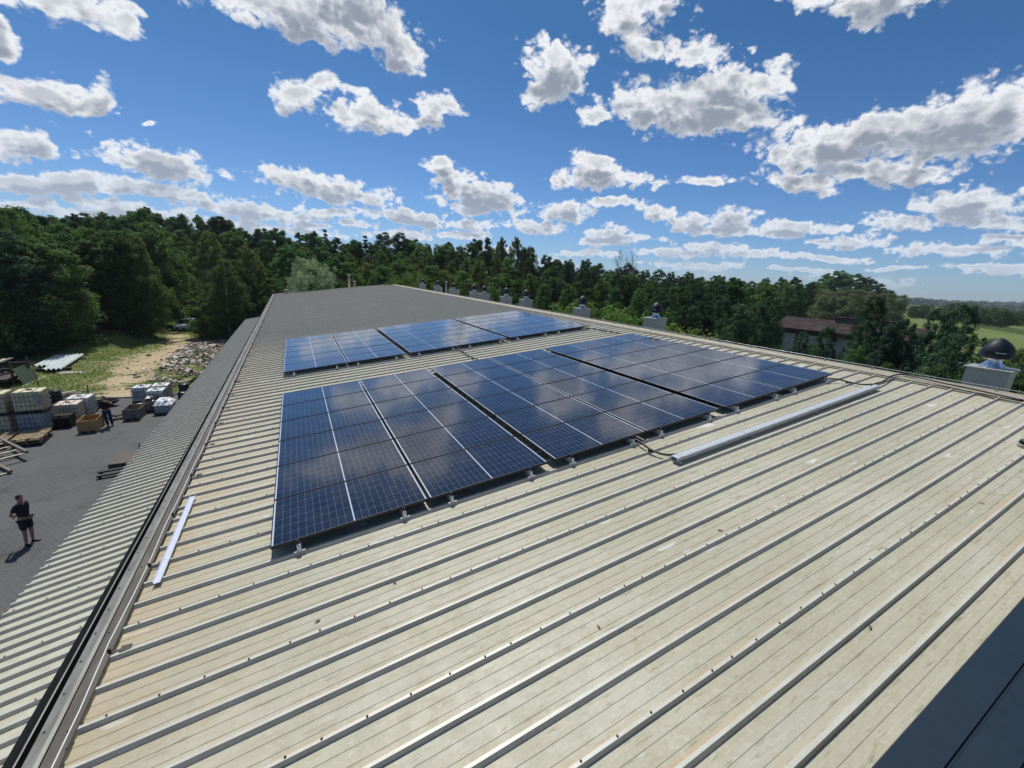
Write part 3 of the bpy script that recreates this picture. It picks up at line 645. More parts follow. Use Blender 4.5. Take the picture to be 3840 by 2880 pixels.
for nm, a0, b0, cs in (('near', 0, 0, cols(.111, .150)), ('far', -.02, 8.66, cols(.150, .110))):
    for j in range(6):
        for i in range(6):
            o = p0 if first else copy_tree(p0); first = False
            o.location = RW3(a0 + cs[i], b0 + j * RPc, .16 + random.uniform(-.0015, .0015))
            o.rotation_euler = (random.uniform(-.0015, .0015), -SL + random.uniform(-.001, .001), 0)
            tag(o, 'solar panel of the %s block, %s row from the front, %s from the left' % (nm, ORD[j], ORD[i]), 'solar panel', 'solar panels of the %s block' % nm)
def make_rail(L):
    t = empty('mounting_rail', (0, 0, 0), rot=RROT)
    q = MB(); q.extrude([(-.03, .042), (-.022, .050), (-.018, .122), (-.008, .124), (-.006, .110), (.006, .110), (.008, .124), (.018, .122), (.022, .050), (.03, .042)], 0, L, lambda u, w, tt: (u, tt, w - .16), 'alu', True); q.build('profile', t)
    for y in (.0, L - .16):
        for sx in (-1, 1): q = MB(); q.box(min(sx * .028, sx * .058), max(sx * .028, sx * .058), y, y + .03, .0415 - .16, .05 - .16, 'alu'); q.build('foot', t)
    q = MB(); q.box(-.018, .018, .030, .046, -.0365, .002, 'black_anodised'); q.lathe([(.009, 0), (.009, .010), (.005, .012)], 'dark_steel', 6, (0, .038, .0)); q.build('end_clamp', t)
    return t
r0 = make_rail(6.52); first = True
for nm, a0, b0, cs in (('near', 0, 0, cols(.111, .150)), ('far', -.02, 8.66, cols(.150, .110))):
    for i in range(6):
        for s_, dx in (('left', .27), ('right', 1.44)):
            o = r0 if first else copy_tree(r0); first = False
            o.location = RW3(a0 + cs[i] + dx, b0 - .075, .16)
            tag(o, 'rail under the %s half of the %s panel column, %s block' % (s_, ORD[i], nm), 'rail', 'rails carrying the solar panels')

# ------------------------------------------------------------------ cable tray and cables
t = empty('cable_tray', RW3(5.2, -.80, .04), rot=RROT); tag(t, 'galvanised perforated cable tray lying along a roof rib', 'cable tray')
q = MB(); L = 5.68
q.box(0, L, -.05, .05, 0, .004, 'galvanised'); q.box(0, L, -.05, -.0475, .004, .062, 'galvanised'); q.box(0, L, .0475, .05, .004, .062, 'galvanised')
x = .05
while x < L - .05:
    q.box(x, x + .026, -.0515, -.0502, .012, .022, 'dark_steel'); q.box(x + .03, x + .056, -.0515, -.0502, .028, .038, 'dark_steel'); x += .06
q.build('channel', t)
for x0, x1 in ((0, .09), (.096, 1.55), (1.556, 1.76), (1.766, 3.35), (3.356, 3.56), (3.566, 5.0), (5.006, L)):
    q = MB(); q.extrude([(-.054, .045), (-.054, .066), (.054, .066), (.054, .045), (.051, .045), (.051, .063), (-.051, .063), (-.051, .045)], x0, x1, lambda u, w, tt: (tt, u, w), 'galvanised', True); q.build('lid', t)
q = MB()
for x in (.04, 1.66, 3.46, 5.3): q.box(x, x + .03, -.09, .09, -.012, -.001, 'galvanised')
q.build('bracket', t)
def smooth_pts(P, n=8):
    P = [Vector(p) for p in P]; P = [P[0] * 2 - P[1]] + P + [P[-1] * 2 - P[-2]]; out = []
    for i in range(1, len(P) - 2):
        for k in range(n):
            t = k / n; a, b, c, d = P[i - 1:i + 3]
            out.append(.5 * ((2 * b) + (c - a) * t + (2 * a - 5 * b + 4 * c - d) * t * t + (3 * b - a - 3 * c + d) * t ** 3))
    return out + [P[-2]]
def cable(label, pts, r=.016, clips=()):
    q = MB(); q.tube(smooth_pts([RW3(*p) for p in pts]), r, 'cable_black', 8)
    for c in clips:
        p = RW3(*c); q.box(p[0] - .02, p[0] + .02, p[1] - .03, p[1] + .03, p[2] - .03, p[2] + .022, 'cable_black')
    o = q.build('cable'); tag(o, label, 'cable', 'black cables on the roof'); return o
c1 = [RP(2380, 1645, .1), RP(2440, 1685, .08), RP(2490, 1703, .07), RP(2535, 1704, .07)]
cable('thick black cable curving from the near solar block into the tray lower end', [(c1[0][0] - .25, .1, .10)] + [(p[0], p[1], h) for p, h in zip(c1, (.09, .08, .065, .07))] + [(5.5, -.80, .07)], .018, [(c1[1][0] - .01, c1[1][1], .07)])
c2 = [RP(3137, 1420, .1), RP(3180, 1432, .06), RP(3235, 1441, .07), RP(3270, 1442, .08)]
cable('short black cable from the near solar block right corner to the tray upper end', [(c2[0][0] - .3, .12, .1)] + [(p[0], p[1], h) for p, h in zip(c2, (.09, .06, .065, .09))], .016, [(c2[1][0], c2[1][1], .05)])
c3 = [RP(3275, 1443, .09), RP(3310, 1432, .07), RP(3345, 1410, .08), RP(3385, 1404, .1), RP(3440, 1414, .1), RP(3540, 1437, .1), RP(3680, 1466, .1), RP(3840, 1502, .1)]
cable('black cable snaking from the cable tray up and along the ridge', [(10.6, -.79, .08)] + [(p[0], p[1], h) for p, h in zip(c3, (.10, .075, .08, .1, .1, .1, .1, .1))], .017)
c4 = [RP(1706, 1308, .1), RP(1732, 1318, .05), RP(1752, 1332, .06), RP(1775, 1343, .06), RP(1790, 1349, .09)]
cable('black cable crossing the ribs between the near and far solar blocks at mid roof', [(p[0], p[1], h) for p, h in zip(c4, (.09, .06, .065, .065, .1))], .018, [(c4[1][0], c4[1][1], .05), (c4[3][0], c4[3][1], .05)])
c5 = [RP(2196, 1230, .1), RP(2225, 1232, .06), RP(2260, 1239, .06), RP(2290, 1244, .06), RP(2330, 1251, .1)]
cable('black cable crossing the ribs between the solar blocks near the ridge', [(p[0], p[1], h) for p, h in zip(c5, (.09, .06, .065, .065, .1))], .018, [(c5[2][0], c5[2][1], .05)])

# ------------------------------------------------------------------ lightning wires, loose strip, small cap
t = empty('lightning_wire', RW3(12.2, 0, .09)); tag(t, 'thin grey lightning wire on small posts along the ridge', 'lightning wire')
q = MB(); O_ = t.location; y = -8.0; pts = []
while y < 53: pts.append(RW3(12.2, y, .13 + random.uniform(-.006, .006))); y += .98
q.tube(pts, .0045, 'galvanised', 6); q.build('wire', t, O_)
for i, y in enumerate(np.arange(-8.0, 22, .98)):
    q = MB(); p = RW3(12.2, y, .075); q.box(p[0] - .012, p[0] + .012, p[1] - .006, p[1] + .006, p[2], p[2] + .062, 'galvanised'); q.box(p[0] - .03, p[0] + .03, p[1] - .02, p[1] + .02, p[2], p[2] + .006, 'galvanised'); q.build('post', t, O_)
t = empty('lightning_wire', RW3(-1.38, 10, .05)); tag(t, 'thin white lightning wire running beside the eaves gutter', 'lightning wire'); O_ = t.location
q = MB(); pts = []; y = -8.0; i = 0
while y < 53: pts.append(RW3(-1.20 + SK * y + random.uniform(-.006, .006), y, .075 + (.012 if i % 3 == 0 else random.uniform(-.012, .004)))); y += .62; i += 1
q.tube(pts, .005, 'white_wire', 6); q.build('wire', t, O_)
for y in (-2.9, -1.72, -.62, .55, 1.62, 2.8, 4.1, 5.3, 6.4, 7.5, 9.0, 11, 13, 15.5, 18, 21, 24):
    q = MB(); p = RW3(-1.195 + SK * y, y, 0); q.box(p[0] - .005, p[0] + .14, p[1] - .035, p[1] - .01, p[2] + .042, p[2] + .047, 'cable_black'); q.box(p[0] - .012, p[0] + .012, p[1] - .028, p[1] - .012, p[2] + .047, p[2] + .085, 'cable_black')
    q.box(p[0] + .07, p[0] + .14, p[1] - .055, p[1] + .01, p[2] + .044, p[2] + .056, 'cable_black'); q.build('holder', t, O_)
q = MB(); t = empty('metal_strip', RW3(-1.05, 1.1, .047), 0, 'bright white angled metal strip lying loose beside the gutter', 'metal strip')
q.extrude([(-.032, .024), (-.030, .0), (.026, .0), (.030, .02), (.033, .02), (.028, -.003), (-.032, -.003), (-.035, .024)], -.93, .93, lambda u, w, tt: Matrix.Rotation(-SL, 3, 'Y') @ Vector((u - tt * .004, tt, w)), 'bright_sheet', True); q.build('sheet', t)
p = RP(3842, 1672, .02); t = empty('small_vent', RW3(p[0], p[1], 0), rot=RROT); tag(t, 'small dark round cap on a pale collar on the roof at the right edge', 'roof cap')
q = MB(); q.lathe([(.07, 0), (.075, .02), (.07, .05), (.06, .055)], 'cream_paint', 20); q.build('collar', t)
q = MB(); q.lathe([(.062, .055), (.066, .07), (.055, .10), (.03, .12), (.01, .125)], 'cowl_black', 20); q.build('cap', t)

for px_, py_, k in ((3680, 1886, 'brick'), (2245, 2352, 'stone_dark'), (3262, 2352, 'stone_dark'), (1480, 2185, 'stone_dark'), (1190, 2330, 'bark'), (3190, 2675, 'stone_dark'), (2700, 1990, 'bark')):
    a_, b_ = RP(px_, py_, .006); q = MB(); M_ = Matrix.Translation(RW3(a_, b_, .006)) @ Matrix.Rotation(random.uniform(0, 6), 4, 'Z')
    q.add([(-.028, 0, 0), (-.008, -.010, .004), (.03, 0, .002), (0, .011, .006), (-.028, 0, .003), (-.008, -.010, .007), (.03, 0, .005), (0, .011, .009)], [(3, 2, 1, 0), (4, 5, 6, 7), (0, 1, 5, 4), (1, 2, 6, 5), (2, 3, 7, 6), (3, 0, 4, 7)], k, M=M_)
    tag(q.build('fallen_leaf'), 'reddish dry leaf lying on the near roof sheets at the right' if k == 'brick' else 'small dark dry leaf lying on the near roof sheets', 'leaf', 'dry leaves on the roof')
# ------------------------------------------------------------------ ridge ventilators
def make_vent():
    t = empty('roof_ventilator')
    q = MB(); s_ = .30; q.box(-s_, s_, -s_, s_, -.32, .0, 'vent_paint')
    for x in (-1, 1):
        for y in (-1, 1): q.box(x * s_ - .012 if x > 0 else x * s_ - .004, x * s_ + .004 if x > 0 else x * s_ + .012, y * s_ - .012 if y > 0 else y * s_ - .004, y * s_ + .004 if y > 0 else y * s_ + .012, -.32, -.002, 'vent_paint')
    q.box(-s_, s_, -s_, s_, -.62, -.322, 'vent_paint'); q.build('base_box', t)
    q = MB(); q.bbox(-.345, .345, -.345, .345, .002, .03, 'vent_paint', .012); q.build('lid', t)
    q = MB(); q.lathe([(.20, .031), (.195, .045), (.115, .14), (.11, .20), (.118, .205), (.118, .225), (.11, .23)], 'shiny_steel', 28); q.build('collar', t)
    q = MB(); q.lathe([(.15, .215), (.22, .235), (.243, .25), (.25, .27), (.25, .285), (.240, .295), (.243, .31), (.225, .40), (.19, .48), (.135, .55), (.075, .60), (.025, .625), (.008, .63)], 'cowl_black', 36,
                      mod=lambda t_, z: 1 + (.045 if z > .3 and z < .6 else 0) * max(0, math.sin(3 * t_)) ** 3)
    c = q.build('cowl', t)
    q = MB()
    for k in range(3):
        M_ = Matrix.Rotation(k * 2.094 + 3.5, 4, 'Z'); q.box(.235, .252, -.07, .07, .335, .345, 'galvanised', M_)
    q.tube([(0, 0, .625), (0, 0, .65)], .01, 'galvanised', 8); q.build('guide_blade', c)
    return t
v0 = make_vent(); vy = [(-1.77, 1.72), (7.38, 1.76), (12.18, 1.72), (17.88, 1.75), (20.65, 1.75), (24.32, 1.73), (26.33, 1.75), (31.11, 1.72), (35.8, 1.78), (41.35, 1.81)]
VL = ['grey box ventilator with black dome, nearest and rightmost one on the ridge', 'second black-domed box ventilator along the ridge, in front of light green bushes', 'third black-domed box ventilator from the near end of the ridge, right of the bright bushes',
      'black-domed box ventilator beside the ridge just past the far solar block, fourth along the ridge', 'fifth black-domed ventilator along the ridge, before the close pair', 'right one of the close pair of black-domed box ventilators', 'left one of the close pair of black-domed box ventilators',
      'black-domed box ventilator beside the tall pale pipe', 'black-domed box ventilator just left of the tall pale pipe', 'farthest black-domed ventilator near the far corner of the roof']
for i, (y, z) in enumerate(vy):
    o = v0 if i == 0 else copy_tree(v0); o.location = (13.0, y, z); o.rotation_euler = (0, 0, random.uniform(-.08, .08) + (.0 if i else .1)); tag(o, VL[i], 'ventilator', 'ventilators along the ridge')
def pipe(x, y, z0, z1, r, label, cap=True):
    t = empty('vent_pipe', (x, y, z0)); tag(t, label, 'vent pipe', 'vent pipes on the roof'); q = MB(); H_ = z1 - z0
    q.lathe([(r * 1.5, -.25), (r * 1.5, .06), (r, .08), (r, H_ - .08)], 'cream_paint', 14); q.build('pipe', t)
    if cap: q = MB(); q.lathe([(r * .9, H_ - .1), (r * 1.9, H_ - .08), (r * 1.9, H_ - .03), (r * .8, H_), (.01, H_ + .02)], 'cream_paint', 14); q.build('rain_cap', t)
pipe(6.61, 52, .5, 2.31, .12, 'tall pale vent pipe at the far edge of the roof'); pipe(7.24, 52, .6, 1.61, .12, 'shorter pale vent pipe just right of the tall one at the far edge')
pipe(-.41, 51.6, -.2, .32, .16, 'squat mushroom-capped vent at the far left corner of the roof'); pipe(.58, 52, -.05, .35, .05, 'thin stub pipe near the far left corner of the roof', False)
pipe(12.9, 32.9, 1.3, 2.4, .07, 'tall thin cream pipe between two ventilators on the ridge'); pipe(12.9, 34.18, 1.3, 1.84, .05, 'short pipe against a ventilator left of the tall thin pipe', False); pipe(12.9, 29.55, 1.25, 1.83, .045, 'short pipe just right of the eighth ventilator', False)

# ------------------------------------------------------------------ yard: liquid totes
def make_tote(x, y, z, w, d, h, tank, label, rz=0.0, lidm='plastic_black', plate=None, pal='plastic_black'):
    t = empty('liquid_tote', (x, y, z), rz); tag(t, label, 'tote', 'caged liquid totes in the yard')
    W2, D2 = w / 2, d / 2
    q = MB()
    for xx in (-W2, -.06, W2 - .12): q.box(xx, xx + .12, -D2, D2, 0, .09, pal)
    q.box(-W2, W2, -D2, D2, .0905, .12, pal); q.build('pallet', t)
    q = MB(); e = .035; z0, z1 = .125, h - .02; c = .05
    P = lambda k: [(-W2 + e + c + k, -D2 + e + k), (W2 - e - c - k, -D2 + e + k), (W2 - e - k, -D2 + e + c + k), (W2 - e - k, D2 - e - c - k), (W2 - e - c - k, D2 - e - k), (-W2 + e + c + k, D2 - e - k), (-W2 + e + k, D2 - e - c - k), (-W2 + e + k, -D2 + e + c + k)]
    rings = [(0.02, z0), (0, z0 + .03), (.0, z1 - .05), (.02, z1 - .012), (.05, z1)]
    v = []; [v.extend([(a, b, zz) for a, b in P(k)]) for k, zz in rings]; f = [tuple(range(7, -1, -1)), tuple(range(32, 40))]
    for r_ in range(4):
        for i in range(8): j = (i + 1) % 8; f.append((r_ * 8 + i, r_ * 8 + j, r_ * 8 + 8 + j, r_ * 8 + 8 + i))
    q.add(v, f, tank); q.build('tank', t)
    q = MB(); r_ = .011
    for i in range(5):
        zz = .14 + (h - .02 - .14) * i / 4
        q.box(-W2, W2, -D2, -D2 + r_, zz, zz + 2 * r_, 'cage_steel'); q.box(-W2, W2, D2 - r_, D2, zz, zz + 2 * r_, 'cage_steel')
        q.box(-W2, -W2 + r_, -D2 + r_ + .001, D2 - r_ - .001, zz, zz + 2 * r_, 'cage_steel'); q.box(W2 - r_, W2, -D2 + r_ + .001, D2 - r_ - .001, zz, zz + 2 * r_, 'cage_steel')
    nx = 7
    for i in range(nx + 1):
        xx = -W2 + .01 + (w - .02 - 2 * r_) * i / nx; yy = -D2 + .01 + (d - .02 - 2 * r_) * i / nx
        q.box(xx, xx + 1.4 * r_, -D2 + r_ + .0005, -D2 + 2 * r_, .125, h, 'cage_steel'); q.box(xx, xx + 1.4 * r_, D2 - 2 * r_, D2 - r_ - .0005, .125, h, 'cage_steel')
        q.box(-W2 + r_ + .0005, -W2 + 2 * r_, yy, yy + 1.4 * r_, .125, h, 'cage_steel'); q.box(W2 - 2 * r_, W2 - r_ - .0005, yy, yy + 1.4 * r_, .125, h, 'cage_steel')
    for xx in (-w * .18, w * .18): q.box(xx, xx + .03, -D2 + .03, D2 - .03, h - .012, h + .006, 'cage_steel')
    q.build('cage', t)
    q = MB(); q.lathe([(.10, h - .03), (.105, h + .02), (.09, h + .035), (.02, h + .037)], lidm, 16); q.build('lid', t)
    if plate:
        q = MB(); x0, x1, zz0, zz1 = plate; q.box(x0, x1, -D2 - .006, -D2 - .001, zz0, zz1, 'label_plate')
        q.box(x0 + .06, x0 + (x1 - x0) * .6, -D2 - .008, -D2 - .0062, zz1 - .10, zz1 - .06, 'label_print'); q.box(x0 + .12, x0 + .2, -D2 - .008, -D2 - .0062, zz0 + .08, zz0 + .2, 'label_print'); q.build('label_plate', t)
    return t
HT = 1.14
make_tote(-12.17, 25.15, GZ, 1.14, 1.05, HT, 'tote_greyblue', 'bluish grey caged tote at the bottom of the left stack, behind the pallets', .05, plate=(.22, .45, .5, .9))
make_tote(-12.17, 25.15, GZ + HT + .03, 1.14, 1.05, HT, 'tote_yellow', 'yellowed caged tote on top of the stack behind the pallets', .07, plate=(.24, .46, .45, .95))
make_tote(-13.45, 25.05, GZ, 1.14, 1.05, HT, 'tote_yellow', 'yellowed caged tote at the bottom of the stack cut by the left edge', .03)
make_tote(-13.45, 25.05, GZ + HT + .03, 1.14, 1.05, HT, 'tote_yellow', 'pale yellow caged tote on top of the stack cut by the left edge', .02)
make_tote(-11.36, 26.55, GZ, 1.05, 1.10, HT, 'tote_pinkish', 'caged tote with a reddish stained top behind the black pallets', .02, 'brick')
make_tote(-11.30, 27.85, GZ, 1.08, 1.10, HT, 'tote_white', 'white topped caged tote behind the stained one, left of the man at the crate', .0, 'brick', (.18, .4, .4, .85))
make_tote(-8.97, 29.95, GZ, .95, 1.05, 1.06, 'tote_white', 'white caged tote with a big grey plate on its front, left of three', .0, plate=(-.36, .28, .42, .84))
make_tote(-8.00, 28.86, GZ, .93, 1.03, 1.06, 'tote_white', 'front one of three white caged totes near the rubble', -.02, plate=(-.4, -.16, .5, .84))
make_tote(-8.0, 30.02, GZ, .96, 1.05, 1.10, 'tote_white', 'rear right one of three white caged totes, with a red lid', .0, 'red_lamp')

# wooden crates
def make_crate(x, y, w, d, h, rz, label, m='wood_new'):
    t = empty('wooden_crate', (x, y, GZ), rz); tag(t, label, 'crate', 'open wooden crates in the yard'); W2, D2 = w / 2, d / 2
    q = MB()
    for xx in (-W2, -.05, W2 - .1): q.box(xx, xx + .1, -D2, D2, 0, .10, m)
    q.box(-W2, W2, -D2, D2, .101, .122, 'wood_inside'); q.build('base', t)
    nb_ = 3; bh = (h - .125) / nb_
    for nm, (x0, x1, y0, y1) in (('front_board', (-W2, W2, -D2, -D2 + .022)), ('back_board', (-W2, W2, D2 - .022, D2)), ('side_board', (-W2, -W2 + .022, -D2 + .023, D2 - .023)), ('side_board', (W2 - .022, W2, -D2 + .023, D2 - .023))):
        q = MB()
        for i in range(nb_): q.box(x0, x1, y0, y1, .125 + i * bh, .125 + (i + 1) * bh - .006, m)
        q.build(nm, t)
    for sx in (-1, 1):
        for sy in (-1, 1): q = MB(); q.box(min(sx * W2, sx * (W2 + .03)), max(sx * W2, sx * (W2 + .03)) + .0, min(sy * (D2 - .09), sy * D2), max(sy * (D2 - .09), sy * D2), 0, h + .01, m); q.build('corner_post', t)
    for sy in (-1, 1): q = MB(); q.box(-.05, .05, min(sy * (D2 + .001), sy * (D2 + .024)), max(sy * (D2 + .001), sy * (D2 + .024)), .1, h - .01, m); q.build('middle_batten', t)
    return t
make_crate(-9.93, 24.68, .74, 1.15, .70, .06, 'open new wooden crate in front of the man in blue jeans')
make_crate(-8.5, 26.32, .74, 1.2, .68, -.01, 'open wooden crate with weathered grey outside, right of the man', 'wood_new')
for o in bpy.data.objects:
    if o.name.startswith('wooden_crate') and 'weathered' in o.get('label', ''):
        for ch in o.children:
            if ch.name.startswith(('front', 'side', 'corner', 'base', 'middle')):
                me = ch.data.copy(); ch.data = me; me.materials.clear(); me.materials.append(MAT['wood_grey'])
# dark bin with rubbish
t = empty('rubbish_bin', (-7.98, 27.75, GZ), .03); tag(t, 'dark box pallet heaped with plastic rubbish behind the weathered crate', 'box pallet')
q = MB(); q.box(-.36, .36, -.6, .6, .1, .12, 'wood_grey')
for i in range(3):
    z0 = .12 + i * .19
    q.box(-.36, .36, -.6, -.578, z0, z0 + .18, 'wood_grey'); q.box(-.36, .36, .578, .6, z0, z0 + .18, 'wood_grey'); q.box(-.36, -.338, -.577, .577, z0, z0 + .18, 'wood_grey'); q.box(.338, .36, -.577, .577, z0, z0 + .18, 'wood_grey')
for xx in (-.36, .26): q.box(xx, xx + .1, -.6, .6, 0, .099, 'wood_dark')
q.build('box', t)
def crumple(name, parent, cx_, cy_, z0, w, d, h, m, seed, n=12, amp=.25, org=None):
    r_ = np.random.default_rng(seed); q = MB(); v = []; f = []
    for j in range(n + 1):
        for i in range(n + 1):
            u, w_ = i / n * 2 - 1, j / n * 2 - 1; e = max(abs(u), abs(w_)); hh = h * (1 - e ** 3) + (r_.uniform(-1, 1) * amp * h if e < .99 else 0)
            v.append((cx_ + u * w / 2 + r_.uniform(-.3, .3) * w / n * (e < .99), cy_ + w_ * d / 2 + r_.uniform(-.3, .3) * d / n * (e < .99), z0 + hh))
    for j in range(n):
        for i in range(n): k = j * (n + 1) + i; f.append((k, k + 1, k + n + 2, k + n + 1))
    q.add(v, f, m); return q.build(name, parent)
crumple('rubbish', t, 0, .0, .58, .68, 1.14, .28, 'tarp_dark', 3)
crumple('plastic_sheet', t, -.12, -.1, .82, .3, .45, .08, 'foil_white', 5, 6); crumple('plastic_sheet', t, -.55, -.35, .46, .4, .3, .1, 'foil_white', 9, 6)
# foil wrapped load
t = empty('wrapped_load', (-7.2, 26.95, GZ), 0); tag(t, 'grey load covered with white plastic film at the edge of the lean-to roof', 'wrapped load')
q = MB(); q.box(-.45, .4, -.55, .6, .0, .12, 'wood_dark'); q.box(-.42, .4, -.5, .55, .121, .62, 'label_plate'); q.build('load', t)
crumple('film', t, -.02, .03, .60, .92, 1.2, .30, 'foil_white', 31, 10, .18)

# pallets
def pallet_mesh(w, d, m, name='wooden_pallet'):
    q = MB(); n = 7; bw = d / n * .62
    for i in range(n):
        y = -d / 2 + (d - bw) * i / (n - 1) + random.uniform(-.008, .008); q.box(-w / 2 + random.uniform(-.015, .01), w / 2 + random.uniform(-.01, .015), y, y + bw, .118, .138, m)
    for x in (-w / 2, -.05, w / 2 - .1): q.box(x, x + .1, -d / 2, d / 2, .097, .1175, m)
    for x in (-w / 2, -.05, w / 2 - .1):
        for y in (-d / 2, -.06, d / 2 - .12): q.box(x + .005, x + .095, y, y + .12, .0205, .0965, m)
    for y in (-d / 2, -.05, d / 2 - .1): q.box(-w / 2, w / 2, y, y + .1, 0, .02, m)
    return q
def pallet(x, y, z, rz, m, label, w=1.15, d=.78, rot=None, grp='wooden pallets lying in the yard'):
    o = pallet_mesh(w, d, m).build('wooden_pallet'); o.location = (x, y, z); o.rotation_euler = rot or (0, 0, rz); tag(o, label, 'pallet', grp); return o
lay = ['lowest', 'second', 'third', 'top']
for k in range(3):
    pallet(-11.75 + random.uniform(-.04, .04), 23.45, GZ + .14 * k, .12 + random.uniform(-.04, .04), 'wood_dark' if k == 0 else 'wood_pallet', lay[k if k < 2 else 3] + ' pallet of the weathered stack in front of the grey tote', 1.05, 1.35)
    pallet(-12.98 + random.uniform(-.04, .04), 23.35, GZ + .14 * k, .10 + random.uniform(-.04, .04), 'wood_dark' if k == 0 else 'wood_pallet', lay[k if k < 2 else 3] + ' pallet of the weathered stack cut by the left edge', 1.1, 1.35)
q = MB(); q.box(-.6, .55, -.04, .04, 0, .03, 'wood_pallet'); o = q.build('loose_board'); o.location = (-11.8, 24.0, GZ + .42); o.rotation_euler = (0, 0, .18); tag(o, 'loose yellowish board lying across the weathered pallet stack', 'board')
for k in range(4):
    pallet(-11.45 + .01 * k, 25.62 - .0 * k, GZ + .02 + .19 * k, 0, 'wood_dark', '%s of the black pallets stacked against the stained tote' % lay[k], 1.02, .5, grp='black pallets stacked against the stained tote')
pallet(-12.1, 21.75, GZ, .15, 'wood_grey', 'grey broken pallet lying on the paving under the ladder frames', 1.2, .8)
for k, (x, y, z, a) in enumerate(((-9.25, 26.35, 0, .6), (-9.35, 26.75, .10, .9), (-9.3, 27.3, .03, 1.2))):
    pallet(x, y, GZ + z, a, 'wood_grey', ['front piece of the broken grey pallets left of the weathered crate', 'tilted upper piece of the broken grey pallets left of the weathered crate', 'rear piece of the broken grey pallets, toward the white totes'][k], .8, .6, rot=(.06 * k, .05, a))
# ladder-like grey frames lying at the left edge
def ladder(p0, p1, w, z, label, n):
    a, b = Vector(p0), Vector(p1); L = (b - a).length; t = empty('ladder_frame', (a.x, a.y, z), math.atan2((b - a).y, (b - a).x)); tag(t, label, 'frame', 'grey ladder frames at the left edge')
    for y in (0, w): q = MB(); q.box(0, L, y - .05, y + .05, .05, .16, 'wood_grey'); q.build('beam', t)
    for i in range(n): q = MB(); x = .12 + (L - .24) * i / (n - 1); q.box(x - .05, x + .05, -.10, w + .12, .012, .049, 'wood_pale'); q.build('rung', t)
ladder((-14.2, 25.1), (-10.9, 20.85), -.95, GZ + .30, 'upper grey ladder frame leaning out over the paving at the left edge', 8)
ladder((-13.5, 22.7), (-10.85, 19.35), -.85, GZ + .02, 'lower grey ladder frame lying on the paving at the left edge', 6)
# rack with timber, leaning sheet, posts
t = empty('timber_rack', (-18.2, 36.0, GZ + .05)); tag(t, 'dark steel rack loaded with beams and boards at the left edge', 'rack')
for x, y in ((-.1, -.2), (.75, .1), (.9, 1.9), (-.7, 2.4)):
    q = MB(); q.box(x - .05, x + .05, y - .05, y + .05, 0, 1.75, 'dark_steel'); q.build('post', t)
q = MB(); q.box(-3.2, .9, -.25, -.12, 1.15, 1.33, 'wood_dark'); q.box(-3.2, .9, 2.1, 2.24, 1.15, 1.33, 'wood_dark'); q.box(.65, .85, -.6, 2.7, 1.0, 1.13, 'wood_dark'); q.box(-3.0, .7, -.5, 2.4, .45, .62, 'wood_dark'); q.build('crossbar', t)
for k in range(9):
    q = MB(); z0 = 1.34 + .075 * (k % 3); x0 = -2.9 + .33 * k; q.box(x0, x0 + .22, -1.0 + random.uniform(-.3, .2), 2.9 + random.uniform(-.2, .4), z0, z0 + .07, 'wood_pale' if k % 2 else 'wood_grey')
    o = q.build('stored_beam'); o.location = (-18.2, 36.0, GZ + .05); o.rotation_euler = (0, 0, random.uniform(-.05, .05)); tag(o, 'beam lying on the dark rack, %s from the left' % ['first', 'second', 'third', 'fourth', 'fifth', 'sixth', 'seventh', 'eighth', 'ninth'][k], 'beam', 'beams stored on the rack')
q = MB(); A_, B_ = Vector((-16.9, 35.9, GZ + .08)), Vector((-17.02, 38.1, GZ + .08)); up = Vector((-.35, 0, 1.2)); nn = Vector((.02, 0, .006))
q.add([A_, B_, B_ + up, A_ + up, A_ - nn, B_ - nn, B_ + up - nn, A_ + up - nn], [(0, 1, 2, 3), (7, 6, 5, 4), (0, 4, 5, 1), (1, 5, 6, 2), (2, 6, 7, 3), (3, 7, 4, 0)], 'green_sheet'); tag(q.build('leaning_sheet'), 'weathered greenish sheet leaning on the dark rack', 'sheet')
q = MB(); q.box(-16.95, -16.86, 35.6, 39.2, GZ + .02, GZ + .12, 'wood_pale'); tag(q.build('loose_beam'), 'pale beam lying at the foot of the greenish leaning sheet', 'beam')
q = MB(); q.tube([(-15.6, 34.5, GZ), (-15.75, 34.6, GZ + 1.75)], .025, 'dark_steel', 8); q.tube([(-15.6, 34.5, GZ), (-15.6, 34.5, GZ + .04)], .09, 'dark_steel', 10); tag(q.build('steel_post'), 'thin dark rusty post standing beside the rubble of planks', 'post')
q = MB(); q.tube([(-12.35, 31.95, GZ - .05), (-12.3, 32.0, GZ + .85)], .04, 'dark_steel', 8); q.tube([(-12.35, 31.95, GZ - .05), (-12.35, 31.95, GZ + .08)], .09, 'concrete', 10); tag(q.build('short_post'), 'short dark post at the edge of the paving behind the white topped tote', 'post')
